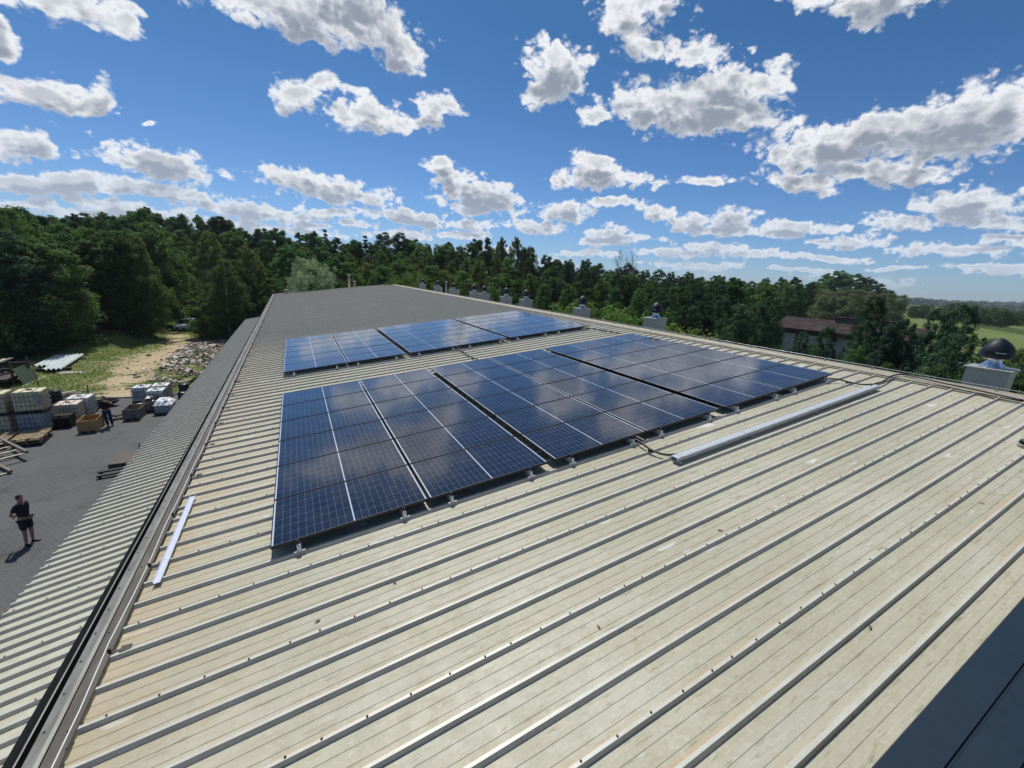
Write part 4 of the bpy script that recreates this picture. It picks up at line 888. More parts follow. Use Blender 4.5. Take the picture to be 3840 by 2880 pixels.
# white corrugated slabs
for k, (x0, y0, L) in enumerate(((-18.45, 41.2, 4.0), (-17.35, 39.6, 5.6))):
    q = MB(); pr = []; n = 4
    for i in range(n): pr += [(i * .27, 0), (i * .27 + .06, .11), (i * .27 + .16, .11), (i * .27 + .22, 0)]
    pr = pr + [(p[0], p[1] - .02) for p in reversed(pr)]
    q.extrude(pr, 0, L, lambda u, w, t_: (u, t_, w), 'corrugated_white', True); o = q.build('corrugated_slab'); o.location = (x0, y0, GZ + .42); o.rotation_euler = (.03, 0, .02 + .05 * k)
    tag(o, ['long white corrugated slab, rear left one of the pair on the grass', 'long white corrugated slab, front right one of the pair on the grass'][k], 'slab')
for k, (x, y) in enumerate(((-18.0, 42.4), (-17.0, 40.2), (-17.4, 44.2))):
    q = MB(); q.box(-.9, 1.1, -.08, .08, 0, .42, 'wood_dark'); o = q.build('support_beam'); o.location = (x, y, GZ + .04); tag(o, 'dark timber under the white corrugated slabs, %s one' % ['middle', 'nearest', 'farthest'][k], 'timber')
for k, (x, y, a) in enumerate(((-15.9, 39.6, .2), (-15.6, 39.2, .35), (-15.9, 44.0, .3), (-15.4, 43.5, .25))):
    q = MB(); q.box(-.7, .7, -.17, .17, 0, .06, 'concrete_pale'); q.box(-.6, .5, -.10, .2, .061, .11, 'wood_pale'); o = q.build('plank_pile'); o.location = (x, y, GZ + .12); o.rotation_euler = (0, .02, a)
    tag(o, ['nearest short pale planks beside the white corrugated slabs', 'short pale planks just right of the nearest ones', 'short pale planks at the far end of the corrugated slabs', 'rightmost short planks at the far end of the corrugated slabs'][k], 'planks')
# plank heap, barrels
for k in range(9):
    x, y, a, L = -14.3 + .16 * k, 31.9 + .2 * math.sin(k * 2.1), .7 + random.uniform(-.35, .3), random.uniform(1.1, 1.9)
    q = MB(); q.box(-L / 2, L / 2, -.08, .08, 0, .035, ['wood_pale', 'wood_grey', 'wood_dark'][k % 3]); o = q.build('plank'); o.location = (x, y, GZ + .12 + .07 * (k % 4)); o.rotation_euler = (random.uniform(-.1, .1), random.uniform(-.12, .12), a); tag(o, 'loose plank in the heap behind the dark barrels', 'plank', 'planks heaped behind the barrels')
def barrel(x, y, m, label, r=.27, h=.72):
    t = empty('barrel', (x, y, GZ)); tag(t, label, 'barrel'); q = MB(); q.lathe([(r * .92, 0), (r, .03), (r, h * .32), (r * 1.04, h * .34), (r, h * .36), (r, h * .64), (r * 1.04, h * .66), (r, h * .68), (r, h - .03), (r * .95, h)], m, 24); q.build('shell', t)
    q = MB(); q.lathe([(r * .8, h + .001), (r * .8, h + .012), (.05, h + .014)], m, 20); q.tube([(.12, .1, h), (.12, .1, h + .03)], .03, m, 10); q.build('lid', t)
barrel(-13.55, 31.0, 'plastic_black', 'tall black barrel in front of the heap of planks', .3, .82); barrel(-14.0, 30.3, 'plastic_black', 'black barrel with an open top left of the tall one'); barrel(-13.7, 29.75, 'plastic_blue', 'blue barrel just right of the yellow totes', .26, .5)
# dark dinghy-like trough
t = empty('dark_trough', (-11.0, 29.3, GZ), .05); tag(t, 'long dark trough lying on the paving behind the man in blue jeans', 'trough')
q = MB(); sec = []; 
for x, w_, h_, z_ in ((-.85, .18, .1, .22), (-.6, .36, .3, .05), (0, .42, .36, .02), (.5, .38, .32, .06), (.85, .20, .16, .22), (1.0, .05, .05, .34)):
    sec.append([(x, -w_, z_ + h_), (x, -w_ * .8, z_), (x, w_ * .8, z_), (x, w_, z_ + h_)])
v = [p for s_ in sec for p in s_]; f = [(i * 4 + j, i * 4 + j + 1, i * 4 + 5 + j, i * 4 + 4 + j) for i in range(5) for j in range(3)] + [(0, 1, 2, 3), (23, 22, 21, 20)]
q.add(v, f, 'tarp_dark'); o = q.build('shell', t); so = o.modifiers.new('s', 'SOLIDIFY'); so.thickness = .025; crumple('plastic_sheet', t, -.45, 0, .30, .6, .5, .08, 'foil_white', 21, 6)
# black hand truck under the lean-to edge
t = empty('pallet_truck', (-7.1, 17.9, GZ), .2); tag(t, 'black pallet truck half hidden under the edge of the lower roof', 'pallet truck')
for y in (-.22, .22): q = MB(); q.box(-.55, .7, y - .08, y + .08, .10, .17, 'plastic_black'); q.tube([(-.45, y - .05, .06), (-.45, y + .05, .06)], .05, 'tyre', 12); q.build('fork', t)
q = MB(); q.box(.70, .95, -.3, .3, .12, .55, 'plastic_black'); q.tube([(.85, -.1, .09), (.85, .1, .09)], .09, 'tyre', 14); q.build('pump', t)
q = MB(); q.tube([(.85, 0, .5), (.95, 0, 1.2)], .025, 'plastic_black', 8); q.tube([(.95, -.18, 1.22), (.95, .18, 1.22)], .02, 'plastic_black', 8); q.build('handle', t)
t = empty('grey_sheet', (-6.9, 19.3, GZ)); tag(t, 'bluish grey sheet stack lying behind the black pallet truck', 'sheet stack'); q = MB()
for k in range(4): q.box(-.6, .9, -.8 + .01 * k, .7, .02 + .06 * k, .06 + .06 * k, 'stone_dark')
q.build('sheets', t)
# dark things on the far side of the lean-to
for k, (x, y, w_, h_) in enumerate(((-6.7, 29.0, .5, .7), (-6.9, 30.6, .6, .9))):
    t = empty('dark_drum', (x, y, GZ)); tag(t, ['dark metal drum beside the front white tote', 'larger dark drum behind the white totes beside the lower roof'][k], 'drum'); q = MB(); q.lathe([(w_ * .5, 0), (w_ * .52, .03), (w_ * .5, .05), (w_ * .5, h_), (w_ * .47, h_ + .02)], 'tarp_dark', 20); q.build('shell', t)
q = MB(); q.tube([(-7.35, 33.0, GZ + .2), (-5.6, 37.5, GZ + 1.0)], .09, 'wood_dark', 8); tag(q.build('fallen_pole'), 'dark pole leaning over the rubble beside the lower roof', 'pole')

# ------------------------------------------------------------------ people
def skin_obj(name, V, E, m, parent, sub=2, smooth=True):
    """V: name -> (pos, rx, ry); E: list of edges; grown with a Skin modifier then frozen to a mesh"""
    names = list(V); me = bpy.data.meshes.new(name); me.from_pydata([V[k][0] for k in names], [(names.index(a), names.index(b)) for a, b in E], [])
    o = bpy.data.objects.new(name + '_tmp', me); COL.objects.link(o); o.modifiers.new('skin', 'SKIN')
    me.skin_vertices.new() if not me.skin_vertices else None
    sv = me.skin_vertices[0].data
    for i, k in enumerate(names): sv[i].radius = (V[k][1], V[k][2]); sv[i].use_root = (i == 0)
    o.modifiers[0].use_smooth_shade = True; sb = o.modifiers.new('sub', 'SUBSURF'); sb.levels = sub; sb.render_levels = sub
    dg = bpy.context.evaluated_depsgraph_get(); dg.update(); nm = bpy.data.meshes.new_from_object(o.evaluated_get(dg)); bpy.data.objects.remove(o)
    nm.name = name; nm.materials.clear(); nm.materials.append(MAT[m]); nm.polygons.foreach_set('use_smooth', [True] * len(nm.polygons))
    r_ = bpy.data.objects.new(name, nm); COL.objects.link(r_); r_.parent = parent; return r_
def person(loc, rz, label, J, shirt, trousers, long_tr, height=1.78):
    t = empty('person', loc, rz); t.scale = (height / 1.78 * 1.0, height / 1.78, height / 1.78); tag(t, label, 'person')
    g_ = lambda k: J[k]
    V = {'pelvis': (g_('pelvis'), .14, .10), 'waist': (g_('waist'), .135, .10), 'chest': (g_('chest'), .165, .115), 'neckb': (g_('neckb'), .075, .07), 'neck': (g_('neck'), .055, .058), 'headl': (g_('headl'), .068, .082), 'headu': (g_('headu'), .076, .095), 'headt': (g_('headt'), .05, .06)}
    E = [('pelvis', 'waist'), ('waist', 'chest'), ('chest', 'neckb'), ('neckb', 'neck'), ('neck', 'headl'), ('headl', 'headu'), ('headu', 'headt')]
    for s_ in 'LR':
        V.update({'sh' + s_: (g_('sh' + s_), .055, .052), 'el' + s_: (g_('el' + s_), .042, .042), 'wr' + s_: (g_('wr' + s_), .028, .026), 'hip' + s_: (g_('hip' + s_), .09, .088), 'kn' + s_: (g_('kn' + s_), .058, .06), 'an' + s_: (g_('an' + s_), .04, .042)})
        E += [('chest', 'sh' + s_), ('sh' + s_, 'el' + s_), ('el' + s_, 'wr' + s_), ('pelvis', 'hip' + s_), ('hip' + s_, 'kn' + s_), ('kn' + s_, 'an' + s_)]
        w_ = Vector(g_('wr' + s_)); d = (w_ - Vector(g_('el' + s_))).normalized(); sd_ = d.cross(Vector((0, 0, 1)) if abs(d.z) < .8 else Vector((0, 1, 0))).normalized(); dn = d.cross(sd_)
        V['pa' + s_] = (tuple(w_ + d * .055), .036, .018); V['pb' + s_] = (tuple(w_ + d * .085), .034, .016); E += [('wr' + s_, 'pa' + s_), ('pa' + s_, 'pb' + s_)]
        for k, (of, l) in enumerate(((-.030, .068), (-.010, .078), (.010, .073), (.030, .056))):
            b = w_ + d * .088 + sd_ * of; m1 = b + d * l * .55 + dn * .006; m2 = b + d * l * .9 + dn * .026
            V['f%d%s' % (k, s_)] = (tuple(b), .0085, .0085); V['g%d%s' % (k, s_)] = (tuple(m1), .008, .008); V['h%d%s' % (k, s_)] = (tuple(m2), .0065, .0065)
            E += [('pb' + s_, 'f%d%s' % (k, s_)), ('f%d%s' % (k, s_), 'g%d%s' % (k, s_)), ('g%d%s' % (k, s_), 'h%d%s' % (k, s_))]
        tb = w_ + d * .04 - sd_ * .036; V['t0' + s_] = (tuple(tb), .011, .011); V['t1' + s_] = (tuple(tb + d * .035 - sd_ * .018), .0095, .0095); V['t2' + s_] = (tuple(tb + d * .062 - sd_ * .012), .0075, .0075)
        E += [('pa' + s_, 't0' + s_), ('t0' + s_, 't1' + s_), ('t1' + s_, 't2' + s_)]
    body = skin_obj('body', V, E, 'skin', t)
    # face: nose, ears, eyes, mouth
    hu = Vector(g_('headu')); F = Vector(J.get('face', (0, -1, 0))).normalized(); S_ = F.cross(Vector((0, 0, 1))).normalized(); U = S_.cross(F)
    q = MB(); q.tube([hu + F * .086 - U * .005, hu + F * .112 - U * .035, hu + F * .092 - U * .045], [.008, .013, .008], 'skin', 8)
    for sgn in (-1, 1): q.tube([hu + S_ * sgn * .070 - U * .03, hu + S_ * sgn * .083 - U * .01 - F * .01, hu + S_ * sgn * .072 + U * .012 - F * .01], [.008, .014, .008], 'skin', 8)
    q.build('face', t)
    q = MB()
    for sgn in (-1, 1): q.lathe([(.004, -.006), (.010, 0), (.004, .006)], 'cable_black', 8, M=Matrix.Translation(hu + F * .090 + S_ * sgn * .03 - U * .002))
    q.tube([hu + F * .089 + S_ * .022 - U * .066, hu + F * .092 - U * .064, hu + F * .089 - S_ * .022 - U * .066], .005, 'brick', 6); q.build('eyes_and_mouth', t)
    hc = hu - F * .012 + U * .012
    q = MB(); prf = []; 
    for i in range(9): a = i / 8 * math.pi * .56; prf.append((.079 * math.sin(a) + .001, .090 * math.cos(a)))
    prf = prf[::-1]; q.lathe(prf, 'hair_dark', 18, M=Matrix.Translation(hc)); q.build('hair', t)
    Vs = {'waist': (tuple(Vector(g_('pelvis')) + Vector((0, 0, -.03))), .170, .134), 'w2': (g_('waist'), .152, .118), 'chest': (g_('chest'), .180, .130), 'nb': (tuple(Vector(g_('neckb')) - Vector((0, 0, .01))), .085, .08)}; Es = [('waist', 'w2'), ('w2', 'chest'), ('chest', 'nb')]
    for s_ in 'LR':
        sh, el_ = Vector(g_('sh' + s_)), Vector(g_('el' + s_)); Vs['s' + s_] = (tuple(sh), .072, .07); Vs['e' + s_] = (tuple(sh.lerp(el_, .62)), .062, .062); Es += [('chest', 's' + s_), ('s' + s_, 'e' + s_)]
    skin_obj('shirt', Vs, Es, shirt, t)
    Vt = {'p': (tuple(Vector(g_('pelvis')) + Vector((0, 0, .03))), .155, .118)}; Et = []
    for s_ in 'LR':
        h_, k_, a_ = Vector(g_('hip' + s_)), Vector(g_('kn' + s_)), Vector(g_('an' + s_)); Vt['h' + s_] = (tuple(h_), .108, .106); Et.append(('p', 'h' + s_))
        if long_tr: Vt['k' + s_] = (tuple(k_), .078, .08); Vt['a' + s_] = (tuple(a_ + (k_ - a_) * .02), .066, .07); Et += [('h' + s_, 'k' + s_), ('k' + s_, 'a' + s_)]
        else: Vt['m' + s_] = (tuple(h_.lerp(k_, .5)), .1, .1); Vt['k' + s_] = (tuple(h_.lerp(k_, .93)), .088, .088); Et += [('h' + s_, 'm' + s_), ('m' + s_, 'k' + s_)]
    skin_obj('jeans' if long_tr else 'shorts', Vt, Et, trousers, t)
    for s_ in 'LR':
        a_ = Vector(g_('an' + s_)); d = Vector(J.get('foot' + s_, (0, -1, 0))).normalized()
        skin_obj('shoe', {'a': (tuple(a_ + Vector((0, 0, .0))), .048, .05), 'h': (tuple(Vector((a_.x, a_.y, .045)) - d * .03), .045, .042), 'b': (tuple(Vector((a_.x, a_.y, .04)) + d * .10), .048, .036), 't': (tuple(Vector((a_.x, a_.y, .032)) + d * .19), .036, .028)}, [('a', 'h'), ('h', 'b'), ('b', 't')], 'shoe_black', t)
    return t
J1 = dict(pelvis=(0, 0, .97), waist=(0, 0, 1.12), chest=(0, .01, 1.33), neckb=(0, .01, 1.47), neck=(0, 0, 1.53), headl=(0, -.015, 1.60), headu=(0, -.01, 1.67), headt=(0, 0, 1.745), shL=(.175, .01, 1.42), shR=(-.175, .01, 1.42),
          elL=(.27, .10, 1.16), elR=(-.27, .10, 1.16), wrL=(.04, .20, 1.04), wrR=(-.05, .21, 1.07), hipL=(.09, 0, .90), hipR=(-.09, 0, .90), knL=(.10, -.02, .50), knR=(-.10, -.01, .50), anL=(.11, .01, .09), anR=(-.12, .01, .09), footL=(.15, -1, 0), footR=(-.2, -1, 0), face=(-.75, -1, 0))
person((-7.80, 12.90, GZ), R(72), 'man in dark shirt and shorts standing alone on the paving, hands behind his back', J1, 'cloth_navy', 'cloth_navy', False)
J2 = dict(pelvis=(0, 0, .97), waist=(0, .0, 1.12), chest=(0, .01, 1.33), neckb=(0, .01, 1.47), neck=(0, 0, 1.53), headl=(0, -.02, 1.595), headu=(0, -.015, 1.665), headt=(0, 0, 1.74), shL=(.18, .01, 1.42), shR=(-.18, .01, 1.41),
          elL=(.30, -.14, 1.30), elR=(-.28, -.02, 1.17), wrL=(.10, -.19, 1.47), wrR=(-.40, -.14, .97), hipL=(.09, 0, .90), hipR=(-.09, 0, .90), knL=(.12, -.03, .50), knR=(-.06, -.07, .50), anL=(.15, .02, .09), anR=(-.02, -.08, .09), footL=(.2, -1, 0), footR=(-.1, -1, 0), face=(.15, -1, 0))
person((-9.32, 24.98, GZ), R(12), 'man in black shirt and blue jeans, one hand raised, beside the new crate', J2, 'cloth_black', 'denim', True, 1.80)

# ------------------------------------------------------------------ parked car
def car(x, y, rz, label):
    t = empty('parked_car', (x, y, GZ), rz); tag(t, label, 'car')
    # side profile of a tall estate, nose towards -y
    prof = [(-2.05, .45), (-2.1, .70), (-1.98, .88), (-1.2, 1.02), (-.55, 1.48), (0, 1.58), (1.1, 1.57), (1.75, 1.45), (2.05, 1.0), (2.08, .5), (1.95, .32), (-1.95, .32)]
    q = MB(); n = len(prof); secs = ((-.86, .94), (-.80, 1.0), (-.5, 1.01), (.5, 1.01), (.80, 1.0), (.86, .94)); v = []
    for xx, sc in secs:
        for y_, z_ in prof:
            tx = xx * (1 - .16 * max(0, (z_ - .95) / .6)); v.append((tx, y_ * (.97 if abs(xx) > .7 else 1), .32 + (z_ - .32) * (sc if z_ > .9 else 1)))
    f = [(i * n + j, (i + 1) * n + j, (i + 1) * n + (j + 1) % n, i * n + (j + 1) % n) for i in range(5) for j in range(n)] + [tuple(range(n)), tuple(range(6 * n - 1, 5 * n - 1, -1))]
    q.add(v, f, 'car_white', True); q.build('body', t)
    q = MB(); q.add([(-.70, -1.16, 1.05), (.70, -1.16, 1.05), (.62, -.60, 1.47), (-.62, -.60, 1.47)], [(0, 1, 2, 3)], 'car_glass', M=Matrix.Translation((0, -.02, .02))); q.build('windscreen', t)
    for s_ in (-1, 1):
        q = MB(); q.add([(s_ * .865, -.95, 1.02), (s_ * .865, 1.7, 1.02), (s_ * .80, 1.5, 1.42), (s_ * .80, -.45, 1.42)], [(0, 1, 2, 3)], 'car_glass'); q.build('side_window', t)
        q = MB(); q.bbox(s_ * .93 - .08, s_ * .93 + .08, -.85, -.72, .98, 1.12, 'car_white', .02); q.build('mirror', t)
        q = MB(); q.bbox(s_ * .62 - .17, s_ * .62 + .17, -2.10, -1.95, .68, .84, 'lamp_glass', .03); q.build('headlight', t)
        for yy in (-1.3, 1.3):
            q = MB(); M_ = Matrix.Translation((s_ * .80, yy, .34)) @ Matrix.Rotation(math.pi / 2, 4, 'Y'); q.lathe([(.24, -.10), (.33, -.10), (.34, -.05), (.34, .05), (.33, .10), (.24, .10)], 'tyre', 24, M=M_); q.lathe([(.23, -.095), (.23, .095), (.05, .105)], 'alu', 18, M=M_); q.build('wheel', t)
    q = MB(); q.box(-.55, .55, -2.12, -2.085, .42, .62, 'tyre'); q.box(-.25, .25, -2.135, -2.121, .48, .58, 'car_white'); q.build('grille', t); return t
car(-12.75, 65.8, R(-14), 'white car parked at the far end of the clearing, half hidden by leaves')

# ------------------------------------------------------------------ fence, shed on the right
t = empty('board_fence', (-17, 80, GZ)); tag(t, 'dark board fence in deep shade behind the white car', 'fence')
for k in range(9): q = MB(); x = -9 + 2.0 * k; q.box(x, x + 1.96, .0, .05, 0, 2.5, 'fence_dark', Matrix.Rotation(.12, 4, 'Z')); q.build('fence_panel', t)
q = MB()
for k in range(10): q.box(-9.1 + 2 * k, -8.98 + 2 * k, -.08, -.002, 0, 2.6, 'wood_dark', Matrix.Rotation(.12, 4, 'Z'))
q.build('post', t)
SZ = -2.1
A_ = Vector(at(2915, 1228, SZ)); B_ = Vector(at(3218, 1262, SZ)); dw = (B_ - A_); dw.z = 0; dn_ = Vector((-dw.y, dw.x, 0)).normalized()
if dn_.x < 0: dn_ = -dn_
Lw = dw.length + 5; M_ = Matrix(((dw.normalized().x, dn_.x, 0, A_.x), (dw.normalized().y, dn_.y, 0, A_.y), (0, 0, 1, GZ), (0, 0, 0, 1)))
t = empty('shed', (A_.x, A_.y, GZ)); t.rotation_euler = M_.to_euler(); tag(t, 'low white walled shed with a rusty brown roof beyond the ridge', 'shed')
if M_.to_3x3().determinant() < 0: M_ = Matrix(((dw.normalized().x, dn_.x, 0, A_.x), (dw.normalized().y, dn_.y, 0, A_.y), (0, 0, 1, GZ), (0, 0, 0, 1)))
def loc_build(q, nm): o = q.build(nm, None, (0, 0, 0)); o.parent = t; o.matrix_local = t.matrix_basis.inverted() @ M_; return o
t.rotation_euler = (0, 0, 0); t.location = (A_.x, A_.y, GZ); bpy.context.view_layer.update()
H_ = SZ - GZ
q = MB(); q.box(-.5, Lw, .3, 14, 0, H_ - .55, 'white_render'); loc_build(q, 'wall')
q = MB()
for x in (2.6, 9.5): q.box(x, x + .35, .24, .298, 0, H_ - .1, 'brown_paint')
q.box(-.5, Lw, .27, .298, H_ - .66, H_ - .56, 'brown_paint'); loc_build(q, 'post')
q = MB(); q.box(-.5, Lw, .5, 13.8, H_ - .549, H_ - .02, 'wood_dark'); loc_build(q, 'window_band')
q = MB(); q.add([(-2, -.6, H_), (Lw + 1, -.6, H_), (Lw + 1, 8, H_ + 1.3), (-2, 8, H_ + 1.3), (-2, -.6, H_ + .18), (Lw + 1, -.6, H_ + .18), (Lw + 1, 8, H_ + 1.5), (-2, 8, H_ + 1.5), (-2, 16, H_ + .1), (Lw + 1, 16, H_ + .1)],
          [(3, 2, 1, 0), (4, 5, 6, 7), (0, 1, 5, 4), (7, 6, 9, 8), (1, 2, 6, 5), (0, 4, 7, 3)], 'rust_roof'); rf = loc_build(q, 'roof')
for k, x in enumerate((5.5, 10.5)):
    q = MB(); q.box(x, x + 2.2, 6.5, 8.5, H_ + 1.25, H_ + 2.0, 'stone_dark'); q.box(x - .15, x + 2.35, 6.35, 8.65, H_ + 2.001, H_ + 2.1, 'rust_roof'); loc_build(q, 'roof_light')

# ------------------------------------------------------------------ fields and far country on the right
def field(name, pts, m_, z):
    q = MB(); q.add([(*at(x, y)[:2], z) for x, y in pts], [tuple(range(len(pts)))], m_); return tag(q.build(name), kind='structure')
field('field', [(2700, 1240), (2700, 1147), (3400, 1160), (3840, 1196), (4300, 1236), (4700, 1500), (3840, 1330)], 'crop_green', GZ + .02)
field('field', [(3380, 1151.5), (3560, 1158.5), (3840, 1182), (4300, 1222), (4300, 1229), (3840, 1187.5), (3560, 1165), (3380, 1157.5)], 'stubble', GZ + .08)
field('field', [(3420, 1183), (3840, 1213), (4300, 1250), (4300, 1264), (3840, 1224), (3420, 1186)], 'crop_dark', GZ + .06)
field('field', [(3600, 1215), (3840, 1238), (4300, 1284), (4300, 1304), (3840, 1256), (3640, 1224)], 'crop_dark', GZ + .06)
q = MB(); p_ = at(3795, 1189); q.box(-4, 4, -2, 2, 0, 2.2, 'concrete_pale'); q.box(-4.3, 4.3, -2.3, 2.3, 2.201, 2.5, 'corrugated_white'); o = q.build('low_building'); o.location = tuple(p_); tag(o, 'tiny white roofed building far out on the green fields', 'building')

# ------------------------------------------------------------------ leaf clouds
def quads_mesh(name, C_, N_, SZ_, m_, asp=.55, seed=1):
    r_ = np.random.default_rng(seed); n = len(C_); N_ = N_ / (np.linalg.norm(N_, axis=1, keepdims=True) + 1e-9)
    T = r_.normal(size=(n, 3)); T -= N_ * (T * N_).sum(1, keepdims=True); T /= np.linalg.norm(T, axis=1, keepdims=True) + 1e-9; B = np.cross(N_, T)
    s_ = SZ_[:, None]; V = np.stack([C_ - T * s_, C_ + B * s_ * asp, C_ + T * s_ + N_ * s_ * .25, C_ - B * s_ * asp], 1).reshape(-1, 3)
    return V, n
def mesh_from_quads(name, V, n, m_, extra=None):
    me = bpy.data.meshes.new(name); me.vertices.add(4 * n); me.vertices.foreach_set('co', V.astype(np.float32).ravel())
    me.loops.add(4 * n); me.loops.foreach_set('vertex_index', np.arange(4 * n, dtype=np.int32)); me.polygons.add(n); me.polygons.foreach_set('loop_start', np.arange(0, 4 * n, 4, dtype=np.int32))
    try: me.polygons.foreach_set('loop_total', np.full(n, 4, dtype=np.int32))
    except Exception: pass
    me.materials.append(MAT[m_]); me.update(calc_edges=True); me.validate(); return me
def tree_proto(name, H_, shape, leafm, barkm, nclump, nleaf, lsize, clr, seed, z0=.18, droop=0., lobes=3, trunk=.2, flat=.7, tiers=0):
    """shape: function (t in 0..1 from crown base to top) -> radius in metres"""
    r_ = np.random.default_rng(seed); cs = []
    la = r_.uniform(0, 6.28, lobes * 2)
    while len(cs) < nclump:
        t = r_.uniform(0, 1) ** .9; R_ = shape(t)
        if r_.uniform(0, shape_max(shape)) > R_ + .15: continue
        a = r_.uniform(0, 6.28); lob = 1 + .22 * math.sin(a * 2 + la[0] + t * 5) + .16 * math.sin(a * 3 + la[1] - t * 7) + .12 * math.sin(a * 5 + la[2])
        rad = R_ * lob * r_.uniform(0, 1) ** .35 * r_.uniform(.8, 1.08); z = (z0 + (1 - z0) * t) * H_
        if tiers: z = round(z / (H_ / tiers)) * (H_ / tiers) + r_.normal() * .12 - rad * .12
        cs.append((math.cos(a) * rad, math.sin(a) * rad, z))
    cs = np.array(cs); n = nclump * nleaf; idx = np.repeat(np.arange(nclump), nleaf)
    csz = clr * r_.uniform(.6, 1.35, nclump) * np.clip(.55 + .6 * (1 - (cs[:, 2] / H_ - z0) / (1 - z0)), .45, 1.1)
    off = r_.normal(size=(n, 3)); off /= np.linalg.norm(off, axis=1, keepdims=True) + 1e-9; off *= (r_.uniform(0, 1, (n, 1)) ** .5) * csz[idx][:, None]; off[:, 2] *= flat
    if droop: off[:, 2] -= droop * r_.uniform(0, 1, n) ** 1.3 * csz[idx]
    P = cs[idx] + off; P[:, 2] = np.maximum(P[:, 2], .15)
    Nn = off + np.array([0, 0, .35]) * csz[idx][:, None] + r_.normal(size=(n, 3)) * .45 * csz[idx][:, None]
    sz = lsize * r_.uniform(.6, 1.4, n); V, n = quads_mesh(name, P, Nn, sz, leafm, seed=seed)
    root = empty(name); cr = bpy.data.objects.new('crown', mesh_from_quads(name + '_crown', V, n, leafm)); COL.objects.link(cr); cr.parent = root
    q = MB(); bx, by = r_.normal(size=2) * .15; tp = [(0, 0, -.2), (bx * .4, by * .4, H_ * .25), (bx, by, H_ * .55), (bx * .6, by * .6, H_ * .86)]
    q.tube(tp, [trunk, trunk * .8, trunk * .5, trunk * .14], barkm, 8)
    for k in range(16):
        c = cs[r_.integers(nclump)]; zz = max(H_ * .12, c[2] - math.hypot(c[0], c[1]) * r_.uniform(.5, 1.0)); zz = min(zz, H_ * .84); fr = zz / H_
        s_ = (bx * min(1, fr / .55), by * min(1, fr / .55), zz); mid_ = tuple((np.array(s_) + c) / 2 + np.array([0, 0, .2])); q.tube([s_, mid_, tuple(c)], [trunk * .34 * (1 - fr) + .02, trunk * .2 * (1 - fr) + .015, .01], barkm, 5)
    tr_ = q.build('trunk', root); root['H'] = H_; return root
_sm = {}
def shape_max(f):
    if f not in _sm: _sm[f] = max(f(i / 20) for i in range(21))
    return _sm[f]
ell = lambda r, p=1.0: (lambda t: r * max(.12, math.sin(math.pi * min(1, (t * .86 + .14))) ** p))
cone = lambda r: (lambda t: r * (1.03 - t) ** .8 * (.75 + .25 * min(1, t * 8)))
PT = {}
PT['oak1'] = tree_proto('broadleaf_tree', 17, ell(4.2, .6), 'leaf_broad', 'bark', 210, 150, .13, 1.05, 11, .06, trunk=.3, flat=.85)
PT['oak2'] = tree_proto('broadleaf_tree', 17, ell(3.5, .5), 'leaf_broad', 'bark', 195, 150, .13, 1.0, 12, .05, trunk=.28, flat=.85)
PT['ash'] = tree_proto('leafy_tree', 14, ell(3.0, .65), 'leaf_light', 'bark', 190, 140, .11, .85, 13, .04, trunk=.2, flat=.9)
PT['birch1'] = tree_proto('birch_tree', 17, (lambda t: 2.6 * math.sin(math.pi * (.12 + .84 * t)) ** .6 * (1 - .3 * t)), 'leaf_birch', 'bark_birch', 210, 130, .10, .75, 14, .08, droop=1.0, trunk=.17, flat=1.0)
PT['birch2'] = tree_proto('birch_tree', 17, (lambda t: 2.3 * math.sin(math.pi * (.14 + .82 * t)) ** .7), 'leaf_birch', 'bark_birch', 180, 130, .10, .72, 15, .10, droop=1.2, trunk=.15, flat=1.0)
PT['pine1'] = tree_proto('pine_tree', 17, (lambda t: 2.6 * (math.sin(math.pi * (.25 + .68 * t)) ** .7)), 'leaf_pine', 'bark_pine', 260, 150, .085, .80, 16, .22, trunk=.2, flat=.75)
PT['pine2'] = tree_proto('pine_tree', 17, (lambda t: 2.2 * (1.05 - t) ** .6), 'leaf_pine', 'bark_pine', 300, 140, .08, .72, 17, .10, trunk=.2, flat=.8)
PT['spruce'] = tree_proto('spruce_tree', 17, cone(2.5), 'leaf_pine', 'bark', 260, 110, .08, .55, 18, .08, droop=.35, trunk=.2, flat=.5, tiers=24)
PT['ypine1'] = tree_proto('young_pine', 8, cone(2.1), 'leaf_young_pine', 'bark_pine', 330, 110, .045, .36, 19, .03, trunk=.09, flat=1.1, tiers=14)
PT['ypine2'] = tree_proto('young_pine', 8, (lambda t: 2.0 * (1.04 - t) ** .65), 'leaf_young_pine', 'bark_pine', 330, 110, .045, .38, 20, .03, trunk=.09, flat=1.1)
PT['dpine'] = tree_proto('dark_pine', 9, (lambda t: 2.3 * (1.05 - t) ** .55), 'leaf_pine', 'bark_pine', 360, 120, .050, .42, 21, .04, trunk=.12, flat=1.0)
PT['silver'] = tree_proto('silver_bush', 9, ell(4.3, .5), 'leaf_silver', 'bark', 330, 100, .085, .8, 22, .0, trunk=.2, flat=.9)
PT['willow'] = tree_proto('willow_tree', 9, (lambda t: 4.6 * math.sin(math.pi * (.30 + .62 * t)) ** .45), 'leaf_willow', 'bark', 220, 110, .12, 1.1, 23, .22, trunk=.4, flat=.75)
PT['bush'] = tree_proto('green_bush', 4, ell(2.4, .5), 'leaf_light', 'bark', 200, 90, .045, .45, 24, .0, trunk=.06, flat=.9)
PT['dbush'] = tree_proto('dark_bush', 5, ell(2.6, .5), 'under_leaf', 'bark', 200, 90, .07, .6, 25, .0, trunk=.07, flat=.9)
used = set()
